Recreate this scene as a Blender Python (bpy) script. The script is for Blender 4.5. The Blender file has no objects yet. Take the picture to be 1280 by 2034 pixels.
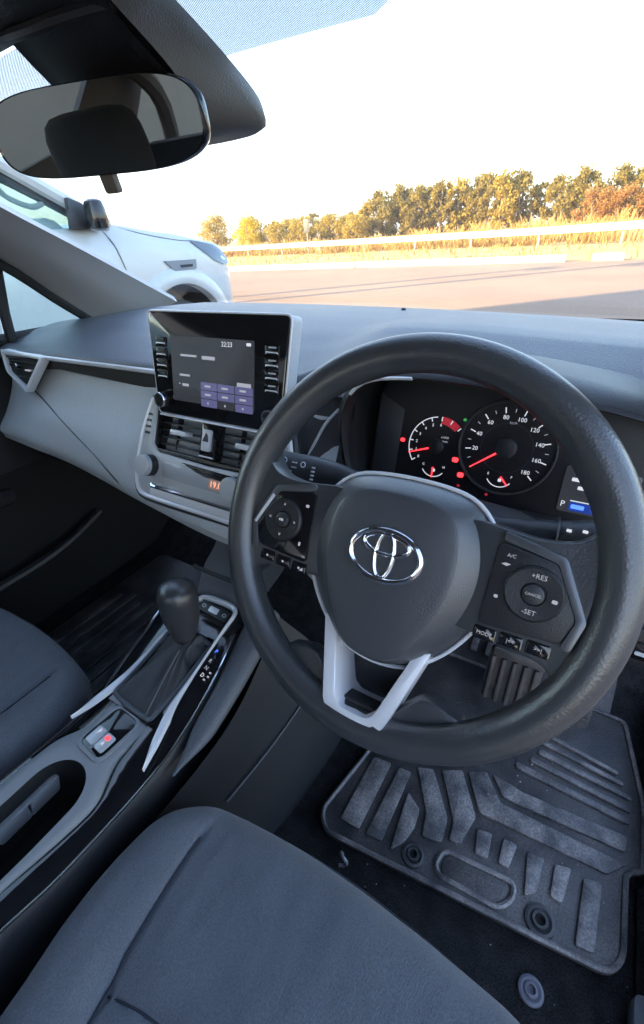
import bpy, bmesh, math, random
from math import sin, cos, pi, radians, sqrt, atan2, hypot
from mathutils import Vector as V, Matrix, noise

# ------------------------------------------------------------------ camera, sky, sun, exposure
# car axes in metres: x to the car's right, y forward, z up from the parking-lot surface
scene = bpy.context.scene
col = scene.collection
PITCH, YAW, ROLL = radians(32.083), radians(33.649), radians(-4.0724)
fw = V((-sin(YAW) * cos(PITCH), cos(YAW) * cos(PITCH), -sin(PITCH)))
r0 = V((cos(YAW), sin(YAW), 0)); u0 = r0.cross(fw)
rt = r0 * cos(ROLL) + u0 * sin(ROLL); up = -r0 * sin(ROLL) + u0 * cos(ROLL)
cam = bpy.data.objects.new('camera', bpy.data.cameras.new('camera')); col.objects.link(cam)
M = Matrix((rt, up, -fw)).transposed().to_4x4(); M.translation = V((0.4915, -0.2938, 1.1679)); cam.matrix_world = M
cam.data.sensor_fit = 'HORIZONTAL'; cam.data.sensor_width = 36; cam.data.lens = 877.49 / 1280 * 36
cam.data.clip_start = 0.01; cam.data.clip_end = 6000
scene.camera = cam

SUN_EL = radians(18)
SUN_AZ = V((-0.69, -0.72, 0)).normalized()            # low evening sun behind the car, from its left
world = bpy.data.worlds.new('World'); scene.world = world; world.use_nodes = True
wn = world.node_tree.nodes; wl = world.node_tree.links
sky = wn.new('ShaderNodeTexSky'); sky.sky_type = 'NISHITA'; sky.sun_disc = False
sky.sun_elevation = SUN_EL; sky.sun_rotation = atan2(SUN_AZ.x, SUN_AZ.y)
sky.air_density = 1.0; sky.dust_density = 0.6; sky.ozone_density = 2.4
bg = wn['Background']; bg.inputs['Strength'].default_value = 0.15
wl.new(sky.outputs[0], bg.inputs[0])
sl = bpy.data.lights.new('sun', 'SUN'); sl.energy = 5.0; sl.angle = radians(0.6); sl.color = (1.0, 0.72, 0.40)
so = bpy.data.objects.new('sun', sl); col.objects.link(so); so.location = (-30, -30, 30)
sdir = V((SUN_AZ.x * cos(SUN_EL), SUN_AZ.y * cos(SUN_EL), sin(SUN_EL)))
so.rotation_euler = sdir.to_track_quat('Z', 'Y').to_euler()
vs = scene.view_settings
vs.view_transform = 'Standard'; vs.look = 'None'; vs.gamma = 1; vs.use_curve_mapping = False; vs.exposure = 2.9
cy = scene.cycles
cy.use_denoising = True; cy.caustics_reflective = False; cy.caustics_refractive = False
cy.max_bounces = 10; cy.diffuse_bounces = 5; cy.glossy_bounces = 4; cy.transparent_max_bounces = 16
cy.sample_clamp_indirect = 6

# ------------------------------------------------------------------ materials
def mat(name, color, rough=0.5, metal=0.0, bump=None, var=None, spec=0.5, coat=0.0, emit=None, sheen=0.0, coord='Object', fine=None):
    m = bpy.data.materials.new(name); m.use_nodes = True
    n = m.node_tree.nodes; l = m.node_tree.links; b = n['Principled BSDF']
    b.inputs['Base Color'].default_value = (*color, 1); b.inputs['Roughness'].default_value = rough
    b.inputs['Metallic'].default_value = metal; b.inputs['Specular IOR Level'].default_value = spec
    b.inputs['Coat Weight'].default_value = coat; b.inputs['Coat Roughness'].default_value = 0.05
    if sheen: b.inputs['Sheen Weight'].default_value = sheen; b.inputs['Sheen Roughness'].default_value = 0.5
    if emit: b.inputs['Emission Color'].default_value = (*emit[0], 1); b.inputs['Emission Strength'].default_value = emit[1]
    tc = n.new('ShaderNodeTexCoord')
    if var:                                   # slow mottling between two real colours, plus a matching gloss change
        sc_, c2, det = var
        t = n.new('ShaderNodeTexNoise'); t.inputs['Scale'].default_value = sc_; t.inputs['Detail'].default_value = det
        l.new(tc.outputs[coord], t.inputs['Vector'])
        rp = n.new('ShaderNodeMapRange'); rp.inputs[1].default_value = 0.35; rp.inputs[2].default_value = 0.68
        l.new(t.outputs['Fac'], rp.inputs[0])
        mx = n.new('ShaderNodeMix'); mx.data_type = 'RGBA'
        mx.inputs[6].default_value = (*color, 1); mx.inputs[7].default_value = (*c2, 1)
        l.new(rp.outputs[0], mx.inputs[0]); l.new(mx.outputs[2], b.inputs['Base Color'])
        rr = n.new('ShaderNodeMapRange'); rr.inputs[3].default_value = max(0.02, rough - 0.06); rr.inputs[4].default_value = min(1, rough + 0.08)
        l.new(t.outputs['Fac'], rr.inputs[0]); l.new(rr.outputs[0], b.inputs['Roughness'])
    if fine:                                  # small flecks: threads, grain, grit
        t = n.new('ShaderNodeTexNoise'); t.inputs['Scale'].default_value = fine[0]; t.inputs['Detail'].default_value = fine[2] if len(fine) > 2 else 1.0
        l.new(tc.outputs[coord], t.inputs['Vector'])
        rp = n.new('ShaderNodeMapRange'); rp.inputs[1].default_value = 0.3; rp.inputs[2].default_value = 0.7; rp.inputs[3].default_value = 1 - fine[1]; rp.inputs[4].default_value = 1 + fine[1]
        l.new(t.outputs['Fac'], rp.inputs[0])
        mu = n.new('ShaderNodeVectorMath'); mu.operation = 'SCALE'
        bc_ = b.inputs['Base Color']
        if bc_.links: l.new(bc_.links[0].from_socket, mu.inputs[0])
        else: mu.inputs[0].default_value = color
        l.new(rp.outputs[0], mu.inputs['Scale']); l.new(mu.outputs[0], bc_)
    if bump:
        kind, sc_, st, dist = bump
        if kind == 'grain':
            t = n.new('ShaderNodeTexVoronoi'); t.feature = 'F1'; t.inputs['Scale'].default_value = sc_; o = t.outputs['Distance']
        elif kind == 'weave':
            t = n.new('ShaderNodeTexNoise'); t.inputs['Scale'].default_value = sc_; t.inputs['Detail'].default_value = 2; o = t.outputs['Fac']
            mp = n.new('ShaderNodeMapping'); mp.inputs['Scale'].default_value = (1, 0.35, 1); l.new(tc.outputs[coord], mp.inputs[0]); l.new(mp.outputs[0], t.inputs['Vector'])
        else:
            t = n.new('ShaderNodeTexNoise'); t.inputs['Scale'].default_value = sc_; t.inputs['Detail'].default_value = 5; o = t.outputs['Fac']
        if kind != 'weave': l.new(tc.outputs[coord], t.inputs['Vector'])
        bp = n.new('ShaderNodeBump'); bp.inputs['Strength'].default_value = st; bp.inputs['Distance'].default_value = dist
        l.new(o, bp.inputs['Height']); l.new(bp.outputs[0], b.inputs['Normal'])
    return m

def glassmat(name, tint, ior=1.45, rough=0.0, dots=None):
    m = bpy.data.materials.new(name); m.use_nodes = True
    n = m.node_tree.nodes; l = m.node_tree.links; n.remove(n['Principled BSDF'])
    out = n['Material Output']; tr = n.new('ShaderNodeBsdfTransparent'); tr.inputs[0].default_value = (*tint, 1)
    gl = n.new('ShaderNodeBsdfGlossy'); gl.inputs['Roughness'].default_value = rough
    ge = n.new('ShaderNodeNewGeometry'); dt = n.new('ShaderNodeVectorMath'); dt.operation = 'DOT_PRODUCT'   # Schlick reflectance, the same from both faces
    l.new(ge.outputs['Normal'], dt.inputs[0]); l.new(ge.outputs['Incoming'], dt.inputs[1])
    ab = n.new('ShaderNodeMath'); ab.operation = 'ABSOLUTE'; l.new(dt.outputs['Value'], ab.inputs[0])
    om = n.new('ShaderNodeMath'); om.operation = 'SUBTRACT'; om.inputs[0].default_value = 1; l.new(ab.outputs[0], om.inputs[1])
    pw = n.new('ShaderNodeMath'); pw.operation = 'POWER'; pw.inputs[1].default_value = 5; l.new(om.outputs[0], pw.inputs[0])
    f0 = ((ior - 1) / (ior + 1)) ** 2
    fr = n.new('ShaderNodeMath'); fr.operation = 'MULTIPLY_ADD'; fr.inputs[1].default_value = 1 - f0; fr.inputs[2].default_value = f0; l.new(pw.outputs[0], fr.inputs[0])
    mx = n.new('ShaderNodeMixShader'); l.new(fr.outputs[0], mx.inputs[0]); l.new(tr.outputs[0], mx.inputs[1]); l.new(gl.outputs[0], mx.inputs[2])
    l.new(mx.outputs[0], out.inputs[0]); return m

MT = {}
MT['pad'] = mat('soft_dash_pad', (0.090, 0.098, 0.115), 0.40, bump=('grain', 700, 0.5, 0.001), var=(6, (0.108, 0.116, 0.133), 3), fine=(500, .15))
MT['panel'] = mat('grey_dash_panel', (0.50, 0.525, 0.545), 0.5, bump=('grain', 700, 0.4, 0.001), var=(5, (0.53, 0.55, 0.565), 3), fine=(500, .08))
MT['black'] = mat('black_plastic', (0.022, 0.022, 0.025), 0.4, bump=('grain', 900, 0.3, 0.0007))
MT['dark'] = mat('dark_plastic', (0.034, 0.035, 0.039), 0.42, bump=('grain', 900, 0.3, 0.0007), var=(9, (0.044, 0.044, 0.049), 3))
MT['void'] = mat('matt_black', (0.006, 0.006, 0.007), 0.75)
MT['urethane'] = mat('steering_urethane', (0.040, 0.042, 0.046), 0.32, bump=('grain', 520, 0.25, 0.0006), var=(14, (0.052, 0.054, 0.058), 5), spec=1.0)
MT['airbag'] = mat('airbag_cover', (0.062, 0.066, 0.074), 0.34, bump=('grain', 900, 0.3, 0.0006), var=(12, (0.074, 0.078, 0.086), 4), spec=0.9)
MT['gloss'] = mat('piano_black', (0.008, 0.008, 0.010), 0.09, coat=0.4, var=(40, (0.012, 0.012, 0.014), 5))
MT['silver'] = mat('satin_silver', (0.80, 0.80, 0.83), 0.28, metal=0.12)
MT['chrome'] = mat('chrome', (0.78, 0.78, 0.8), 0.12, metal=1.0)
MT['climate'] = mat('climate_panel_grey', (0.55, 0.565, 0.58), 0.3, metal=0.15)
MT['fabric'] = mat('seat_fabric', (0.112, 0.122, 0.142), 0.92, bump=('weave', 900, 0.7, 0.0015), var=(5, (0.135, 0.145, 0.166), 5), spec=0.2, sheen=0.2, fine=(620, .20, 2))
MT['thread'] = mat('seam_thread', (0.035, 0.04, 0.055), 0.8, spec=0.2)
MT['piping'] = mat('seam_piping', (0.17, 0.175, 0.19), 0.8, spec=0.2)
MT['carpet'] = mat('carpet', (0.018, 0.018, 0.020), 0.95, bump=('noise', 500, 1.0, 0.006), var=(30, (0.034, 0.034, 0.037), 6), spec=0.12, fine=(420, .6, 2))
MT['mat'] = mat('dusty_rubber_mat', (0.022, 0.022, 0.025), 0.42, bump=('noise', 260, 0.5, 0.0015), var=(13, (0.095, 0.086, 0.085), 10), fine=(330, .5, 5))
MT['matridge'] = mat('worn_rubber_ridge', (0.055, 0.055, 0.06), 0.4, bump=('noise', 260, 0.5, 0.0015), var=(23, (0.25, 0.228, 0.222), 11), fine=(330, .45, 5))
MT['pedal'] = mat('dusty_pedal_rubber', (0.045, 0.042, 0.042), 0.6, var=(40, (0.1, 0.085, 0.08), 6))
MT['leather'] = mat('gear_boot_leather', (0.035, 0.036, 0.04), 0.5, bump=('grain', 420, 0.4, 0.001))
MT['liner'] = mat('headliner', (0.30, 0.29, 0.285), 0.95, bump=('noise', 800, 0.3, 0.001))
MT['pillar'] = mat('pillar_trim', (0.42, 0.412, 0.40), 0.6, bump=('grain', 800, 0.3, 0.0006), var=(5, (0.45, 0.44, 0.43), 3))
MT['tss'] = mat('lit_cover_plastic', (0.12, 0.11, 0.095), 0.5, bump=('grain', 700, 0.4, 0.0008))  # warm light on the housing's side put into the plastic's colour
MT['glass'] = glassmat('windscreen_glass', (0.96, 0.985, 0.98), 1.22)
MT['sideglass'] = glassmat('side_window_glass', (0.78, 0.86, 0.85), 1.3)
MT['mirror'] = mat('mirror_glass', (0.2, 0.198, 0.18), 0.015, metal=1.0)
MT['rubber'] = mat('seal_rubber', (0.015, 0.015, 0.016), 0.7)
def emat(n, c, s): return mat(n, (0.02, 0.02, 0.02), 0.5, emit=(c, s))
MT['lit'] = emat('lit_white_print', (0.75, 0.8, 0.9), 0.125)
MT['litdim'] = emat('lit_dim_print', (0.5, 0.52, 0.62), 0.10)
MT['litred'] = emat('lit_red', (1.0, 0.03, 0.04), 0.5)
MT['litgreen'] = emat('lit_green', (0.1, 0.8, 0.2), 0.06)
MT['litblue'] = emat('lit_blue', (0.06, 0.16, 0.9), 0.35)
MT['reddim'] = emat('red_zone', (0.5, 0.02, 0.04), 0.10)
MT['litamber'] = emat('lit_amber', (1.0, 0.42, 0.25), 0.2)
MT['lcd'] = mat('lcd_panel', (0.012, 0.012, 0.014), 0.12, emit=((0.055, 0.06, 0.075), 0.08))
MT['tile'] = mat('lcd_tile', (0.02, 0.02, 0.03), 0.12, emit=((0.16, 0.16, 0.36), 0.09))
MT['pewter'] = mat('pewter_bezel', (0.13, 0.137, 0.15), 0.3, metal=0.5)
MT['gauge'] = mat('gauge_face', (0.010, 0.010, 0.013), 0.35)
MT['print'] = mat('white_print', (0.55, 0.57, 0.6), 0.5)

# ------------------------------------------------------------------ object helpers
def wloc(o):
    p = V((0, 0, 0))
    while o: p += o.location; o = o.parent
    return p
def tag(o, label, cat=None, group=None, kind=None):
    if label: o['label'] = label
    if cat: o['category'] = cat
    if group: o['group'] = group
    if kind: o['kind'] = kind
    return o
def empty(name, loc, label, cat, group=None):
    o = bpy.data.objects.new(name, None); o.location = loc; o.empty_display_size = 0.02; col.objects.link(o)
    return tag(o, label, cat, group)
class MB:
    def __init__(s): s.v = []; s.f = []
    def add(s, vf):
        b = len(s.v); s.v += [V(p) for p in vf[0]]; s.f += [tuple(i + b for i in f) for f in vf[1]]; return s
    def build(s, name, m, parent=None, **k): return obj(name, (s.v, s.f), m, parent, **k)
def obj(name, vf, m, parent=None, bevel=0.0, seg=2, sharp=38, fix=True, smooth=True, origin=None, bang=32):
    vs_, fs = vf
    vs_ = [V(p) for p in vs_]
    if parent: base = wloc(parent)
    else:
        lo = [min(p[i] for p in vs_) for i in range(3)]; hi = [max(p[i] for p in vs_) for i in range(3)]
        base = V(origin) if origin else V(((lo[0] + hi[0]) / 2, (lo[1] + hi[1]) / 2, lo[2]))
    me = bpy.data.meshes.new(name); me.from_pydata([p - base for p in vs_], [], fs)
    if fix or bevel:
        bm = bmesh.new(); bm.from_mesh(me); bmesh.ops.remove_doubles(bm, verts=bm.verts, dist=1e-6)
        if fix: bmesh.ops.recalc_face_normals(bm, faces=bm.faces)
        if bevel:
            ed = [e for e in bm.edges if len(e.link_faces) == 2 and e.calc_face_angle(0) > radians(bang)]
            bmesh.ops.bevel(bm, geom=ed, offset=bevel, segments=seg, affect='EDGES', profile=0.5, clamp_overlap=True)
        bm.to_mesh(me); bm.free()
    if smooth:
        me.shade_smooth(); me.set_sharp_from_angle(angle=radians(sharp))
    if m is not None: me.materials.append(MT[m] if isinstance(m, str) else m)
    o = bpy.data.objects.new(name, me); col.objects.link(o)
    if parent: o.parent = parent
    else: o.location = base
    return o
class Fr:                                      # a local frame: u across, v up the surface, n out of it
    def __init__(s, o, x, y): s.o = V(o); s.x = V(x).normalized(); s.y = V(y).normalized(); s.n = s.x.cross(s.y).normalized()
    def p(s, u, v, n=0): return s.o + s.x * u + s.y * v + s.n * n
    def at(s, u, v, n=0): return Fr(s.p(u, v, n), s.x, s.y)
    def rot(s, a): return Fr(s.o, s.x * cos(a) + s.y * sin(a), s.y * cos(a) - s.x * sin(a))
def cr(pts, n, closed=False):                  # Catmull-Rom curve resampled to n even points
    P = [V(p) for p in pts]; m = len(P); out = []
    segs = m if closed else m - 1
    for i in range(segs):
        if closed: a, b, c, d = P[i - 1], P[i], P[(i + 1) % m], P[(i + 2) % m]
        else: a, b, c, d = P[max(i - 1, 0)], P[i], P[i + 1], P[min(i + 2, m - 1)]
        for k in range(12):
            t = k / 12
            out.append(0.5 * ((2 * b) + (c - a) * t + (2 * a - 5 * b + 4 * c - d) * t * t + (3 * b - a - 3 * c + d) * t ** 3))
    out.append(P[0].copy() if closed else P[-1].copy())
    L = [0]
    for i in range(1, len(out)): L.append(L[-1] + (out[i] - out[i - 1]).length)
    res = []; j = 0; cnt = n if closed else n - 1
    for k in range(n):
        s = L[-1] * k / cnt
        while j < len(L) - 2 and L[j + 1] < s: j += 1
        d = L[j + 1] - L[j]; t = (s - L[j]) / d if d > 0 else 0
        res.append(out[j].lerp(out[j + 1], min(max(t, 0), 1)))
    return res
def grid(rows, cu=False, cv=False):
    nr, nc = len(rows), len(rows[0]); v = [p for r in rows for p in r]; f = []
    for i in range(nr if cv else nr - 1):
        for j in range(nc if cu else nc - 1):
            a, b = i * nc + j, i * nc + (j + 1) % nc; c, d = ((i + 1) % nr) * nc + (j + 1) % nc, ((i + 1) % nr) * nc + j
            f.append((a, b, c, d))
    return v, f
def loft(curves, n, m=None):                   # smooth surface through several curves
    C = [cr(c, n) for c in curves]
    if m: cols = [cr([c[j] for c in C], m) for j in range(n)]; C = [[cols[j][i] for j in range(n)] for i in range(m)]
    return grid(C)
def thick(vf, off):                            # close a sheet into a slab by an offset vector or function
    v, f = [V(p) for p in vf[0]], vf[1]; k = len(v)
    w = [p + (off(p) if callable(off) else V(off)) for p in v]
    cnt = {}
    for q in f:
        for a, b in zip(q, q[1:] + q[:1]): cnt[(a, b)] = 1
    side = [(b, a, a + k, b + k) for (a, b) in cnt if (b, a) not in cnt]
    return v + w, list(f) + [tuple(i + k for i in reversed(q)) for q in f] + side
def tube(path, r, n=8, closed=False, flat=1.0, upv=None):
    P = [V(p) for p in path]; m = len(P); rows = []; pn = None
    for i in range(m):
        t = (P[(i + 1) % m] - P[i - 1]) if closed else (P[min(i + 1, m - 1)] - P[max(i - 1, 0)])
        t.normalize()
        if upv is not None: a = V(upv) - t * V(upv).dot(t)
        elif pn is None: a = V((0, 0, 1)) - t * t.z if abs(t.z) < 0.9 else V((1, 0, 0)) - t * t.x
        else: a = pn - t * pn.dot(t)
        a.normalize(); pn = a; b = t.cross(a); R = r[i] if isinstance(r, (list, tuple)) else r
        rows.append([P[i] + a * (R * flat * cos(2 * pi * k / n)) + b * (R * sin(2 * pi * k / n)) for k in range(n)])
    v, f = grid(rows, cu=True, cv=closed)
    if not closed: f = f + [tuple(reversed(range(n))), tuple((m - 1) * n + k for k in range(n))]
    return v, f
def prism(F, poly, n0, n1):
    k = len(poly); v = [F.p(a, b, n0) for a, b in poly] + [F.p(a, b, n1) for a, b in poly]
    return v, [tuple(reversed(range(k))), tuple(range(k, 2 * k))] + [(i, (i + 1) % k, k + (i + 1) % k, k + i) for i in range(k)]
def rnd(poly, r, n=4):                         # round the corners of a polygon
    out = []; k = len(poly)
    for i in range(k):
        p = V((*poly[i], 0)); a = V((*poly[i - 1], 0)) - p; b = V((*poly[(i + 1) % k], 0)) - p
        R = r[i] if isinstance(r, (list, tuple)) else r
        d = min(R, a.length * 0.48, b.length * 0.48)
        if d < 1e-6: out.append((p.x, p.y)); continue
        A = p + a.normalized() * d; B = p + b.normalized() * d
        for j in range(n + 1):
            t = j / n; q = A * (1 - t) ** 2 + p * 2 * t * (1 - t) + B * t * t; out.append((q.x, q.y))
    return out
def rect(w, h, cx=0, cy_=0): return [(cx - w / 2, cy_ - h / 2), (cx + w / 2, cy_ - h / 2), (cx + w / 2, cy_ + h / 2), (cx - w / 2, cy_ + h / 2)]
def rrect(w, h, r, cx=0, cy_=0, n=4): return rnd(rect(w, h, cx, cy_), r, n)
def ringprism(F, outer, inner, n0, n1):        # a frame: two outlines with the same point count
    k = len(outer); v = []
    for n, pl in ((n0, outer), (n1, outer), (n1, inner), (n0, inner)): v += [F.p(a, b, n) for a, b in pl]
    f = []
    for s in range(4):
        e = (s + 1) % 4
        f += [(s * k + i, s * k + (i + 1) % k, e * k + (i + 1) % k, e * k + i) for i in range(k)]
    return v, f
def rev(F, prof, seg=32):                      # revolve (radius, n) about the frame's normal
    rows = [[F.p(r * cos(2 * pi * k / seg), r * sin(2 * pi * k / seg), n) for k in range(seg)] for r, n in prof]
    v, f = grid(rows, cu=True); m = len(prof)
    if prof[0][0] > 1e-6: f.append(tuple(reversed(range(seg))))
    if prof[-1][0] > 1e-6: f.append(tuple((m - 1) * seg + k for k in range(seg)))
    return v, f
def box(lo, hi): 
    (a, b, c), (d, e, g) = lo, hi
    return prism(Fr((0, 0, 0), (1, 0, 0), (0, 1, 0)), [(a, b), (d, b), (d, e), (a, e)], c, g)
def ell(a, b, n=40, cx=0, cy_=0, t0=0, t1=2 * pi): 
    return [(cx + a * cos(t0 + (t1 - t0) * k / n), cy_ + b * sin(t0 + (t1 - t0) * k / n)) for k in range(n)]
def scl(poly, s, cx=0, cy_=0): return [(cx + (a - cx) * s, cy_ + (b - cy_) * s) for a, b in poly]
def text(F, s, size, m, parent, name='lettering', u=0, v=0, n=0.0003, sx=1.0):
    cu = bpy.data.curves.new('t', 'FONT'); cu.body = s; cu.size = size; cu.align_x = 'CENTER'; cu.align_y = 'CENTER'; cu.extrude = 0.00012; cu.resolution_u = 2
    t = bpy.data.objects.new('t', cu); col.objects.link(t)
    dg = bpy.context.evaluated_depsgraph_get(); me = bpy.data.meshes.new_from_object(t.evaluated_get(dg))
    vf = ([F.p(u + q.co.x * sx, v + q.co.y, n + q.co.z) for q in me.vertices], [tuple(p.vertices) for p in me.polygons])
    bpy.data.objects.remove(t); bpy.data.meshes.remove(me)
    return obj(name, vf, m, parent, fix=False, smooth=False)
def fillet_rows(outline, levels):              # rings of an outline at (scale or offset poly, n)
    pass
X, Y, Z = V((1, 0, 0)), V((0, 1, 0)), V((0, 0, 1))

# ------------------------------------------------------------------ outside: ground, lot, verge
MT['asphalt'] = mat('asphalt', (0.27, 0.182, 0.128), 0.9, bump=('noise', 60, 0.5, 0.01), var=(0.35, (0.33, 0.228, 0.162), 8), fine=(25, .12, 5))
MT['earth'] = mat('dry_verge_earth', (0.42, 0.25, 0.095), 0.95, bump=('noise', 3, 0.6, 0.05), var=(0.5, (0.55, 0.37, 0.16), 8))
MT['kerb'] = mat('white_kerb_paint', (0.74, 0.72, 0.68), 0.75, bump=('noise', 30, 0.3, 0.006), var=(3, (0.62, 0.58, 0.52), 7))
MT['rail'] = mat('galvanised_rail', (0.66, 0.66, 0.64), 0.45, metal=0.25, var=(2, (0.55, 0.54, 0.51), 6))
MT['post'] = mat('weathered_post', (0.3, 0.28, 0.25), 0.8)
MT['bark'] = mat('bark', (0.16, 0.12, 0.085), 0.9, var=(3, (0.24, 0.19, 0.14), 5))
def leafmat(name, a, b):
    m = mat(name, a, 0.65, var=(1.1, b, 3), spec=0.25)
    n = m.node_tree.nodes; l = m.node_tree.links; p = n['Principled BSDF']
    tl = n.new('ShaderNodeBsdfTranslucent'); mx = n.new('ShaderNodeMixShader'); mx.inputs[0].default_value = 0.5
    src = p.inputs['Base Color'].links[0].from_socket; l.new(src, tl.inputs[0])
    l.new(p.outputs[0], mx.inputs[1]); l.new(tl.outputs[0], mx.inputs[2]); l.new(mx.outputs[0], n['Material Output'].inputs[0]); return m
MT['gum'] = leafmat('gum_leaves', (0.23, 0.185, 0.05), (0.36, 0.27, 0.07))
MT['olive'] = leafmat('olive_leaves', (0.38, 0.285, 0.055), (0.48, 0.36, 0.08))
MT['yellow'] = leafmat('yellow_leaves', (0.55, 0.42, 0.02), (0.62, 0.48, 0.03))
MT['rust'] = leafmat('rust_hedge_leaves', (0.36, 0.19, 0.06), (0.44, 0.25, 0.08))
MT['straw'] = leafmat('dry_grass', (0.48, 0.29, 0.09), (0.60, 0.40, 0.15))
MT['hill'] = mat('far_hill', (0.13, 0.13, 0.10), 0.95, var=(0.002, (0.17, 0.15, 0.11), 6))
MT['wall'] = mat('building_render', (0.55, 0.52, 0.47), 0.9, var=(0.6, (0.48, 0.45, 0.4), 6))

rg = random.Random(11)
def gh(x, y):                                  # the verge swells beyond the guardrail
    if y < 20: return 0.0
    h = 0.55 * min(1, max(0, (y - 33) / 14)) * (0.55 + 0.45 * min(1, max(0, (x + 18) / 14)))
    return h + (0.06 * noise.noise((x * 0.15, y * 0.15, 0)) if y > 24 else 0)
gv, gf = [], []
ys = [-900, -300, -100, -40, 0, 17, 20] + [22 + 2 * i for i in range(24)] + [72, 80, 100, 140, 220, 400, 900]
xs = [-900, -400, -200, -120] + [-90 + 4 * i for i in range(31)] + [50, 100, 250, 600, 900]
rows = [[V((x, y, gh(x, y) - 0.004 if y < 100 else 0.4)) for x in xs] for y in ys]
tag(obj('ground', grid(rows), 'earth', origin=(0, 0, 0)), 'dry golden earth verge beyond the white kerb', kind='structure')
rv = [[V((x, y, 0.004)) for x in (-80, -40, -20, 0, 20, 40, 80)] for y in (-40, -10, 5, 17.0)]
tag(obj('road', grid(rv), 'asphalt', origin=(0, 0, 0)), 'sunlit brown asphalt of the parking lot', kind='structure')

# white kerb in separate lengths along the edge of the lot
KG = 'white kerb lengths along the edge of the parking lot'
for a, b, lab in ((-46, -17.4, 'white painted kerb length running off behind the white pickup'), (-17.2, -8.75, 'white painted kerb length beside the sign post'),
                  (-8.6, -1.35, 'longest clean white kerb length in front of the tall trees'), (-0.62, 0.2, 'short white kerb block standing between two gaps'),
                  (1.0, 9, 'white kerb length after the gap at the high bank')):
    n = max(2, int((b - a) * 2)); F = Fr((0, 17.0, 0.0), (0, 1, 0), (0, 0, 1))
    pr = rnd([(0, -0.05), (0.2, -0.05), (0.2, 0.19), (0.03, 0.19), (0, 0.15)], 0.02, 2)
    rows = [[V((a + (b - a) * i / n, 17.0 + u + 0.012 * noise.noise((i * 0.7, a, u)), v + 0.012 * noise.noise((i * 0.6, a, 5)) * (v > 0.05))) for u, v in pr] for i in range(n + 1)]
    v_, f_ = grid(rows, cu=True); f_ += [tuple(range(len(pr))), tuple(reversed([n * len(pr) + k for k in range(len(pr))]))]
    tag(obj('kerb', (v_, f_), 'kerb'), lab, 'kerb', KG)

# guardrail: W beam with posts, following the verge
gr = empty('guardrail', (-12, 30, 0), 'long white W-beam guardrail on short posts across the dry verge', 'guardrail')
rp = cr([(-46, 33.5, 0.62), (-29, 32, 0.62), (-15.3, 30, 0.62), (-11.9, 29.6, 0.62), (-3.3, 27.2, 0.66), (0.5, 26, 0.7), (9, 24, 0.75)], 60)
wprof = [(0.0, -0.16), (0.05, -0.13), (0.05, -0.08), (0.0, -0.03), (0.0, 0.03), (0.05, 0.08), (0.05, 0.13), (0.0, 0.16), (0.03, 0.16), (0.08, 0.13), (0.08, 0.07), (0.03, 0.02), (0.03, -0.02), (0.08, -0.07), (0.08, -0.13), (0.03, -0.16)]
obj('beam', grid([[p + V((0, 0.04 - a, b)) for a, b in wprof] for p in rp], cu=True), 'rail', gr)
for i in range(1, 60, 4):
    p = rp[i]; obj('post', box((p.x - 0.05, p.y + 0.05, -0.05), (p.x + 0.05, p.y + 0.17, p.z + 0.1)), 'post', gr, bevel=0.008)

# road sign on its post, seen from behind
sg = empty('road_sign', (-19.9, 31.0, 0), 'small grey backed road sign on a thin post behind the guardrail', 'sign')
obj('post', tube([(-19.9, 31, -0.1), (-19.9, 31, 2.1)], 0.04, 8), 'post', sg)
obj('sign_plate', box((-20.13, 30.93, 1.35), (-19.67, 30.955, 2.15)), mat('sign_back', (.09, .09, .085), .6), sg, bevel=0.005)

# ------------------------------------------------------------------ trees and dry growth
def crown_mesh(name, m, seed, h, w, clumps, leaves, lsize, low=0.25, shape=1.0):
    r = random.Random(seed); mb = MB(); cs = []
    for k in range(clumps):
        t = low + (1 - low) * (k + r.random()) / clumps
        rad = w * (sin(pi * min(1, (t - low) / (1 - low) * 0.8 + 0.16)) ** 0.7) * (0.25 + 0.75 * sqrt(r.random()))
        a = r.uniform(0, 2 * pi); cs.append(V((rad * cos(a), rad * sin(a), t * h * r.uniform(0.93, 1.0))))
    for c in cs:
        R = w * r.uniform(0.24, 0.42) * shape
        for j in range(leaves):
            d = V((r.gauss(0, 1), r.gauss(0, 1), r.gauss(0, 0.75))); d = d.normalized() * (R * r.random() ** 0.4)
            p = c + d; s = lsize * r.uniform(0.6, 1.4)
            a = V((r.gauss(0, 1), r.gauss(0, 1), r.gauss(0, 1))).normalized(); b = a.cross(V((r.gauss(0, 1), r.gauss(0, 1), r.gauss(0, 1)))).normalized()
            k = len(mb.v); mb.v += [p - a * s, p - b * s * 0.5 , p + a * s, p + b * s * 0.5]; mb.f.append((k, k + 1, k + 2, k + 3))
    me = bpy.data.meshes.new(name); me.from_pydata(mb.v, [], mb.f); me.materials.append(MT[m])
    tb = MB(); tb.add(tube([(0, 0, -0.4), (0.06 * w, 0.02, h * 0.25), (0, 0.05 * w, h * 0.55), (0.04 * w, 0, h * 0.85)], [0.035 * h, 0.028 * h, 0.018 * h, 0.006 * h], 7))
    for c in cs[::2]:
        z0 = max(0.15 * h, c.z - 0.35 * h); tb.add(tube([(0.02 * w, 0.02 * w, z0), (c.x * 0.5, c.y * 0.5, (z0 + c.z) / 2 + 0.03 * h), c], [0.012 * h, 0.008 * h, 0.003 * h], 5))
    mt = bpy.data.meshes.new('trunk'); mt.from_pydata([p[:] for p in tb.v], [], tb.f); mt.materials.append(MT['bark']); mt.shade_smooth()
    return me, mt
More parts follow.
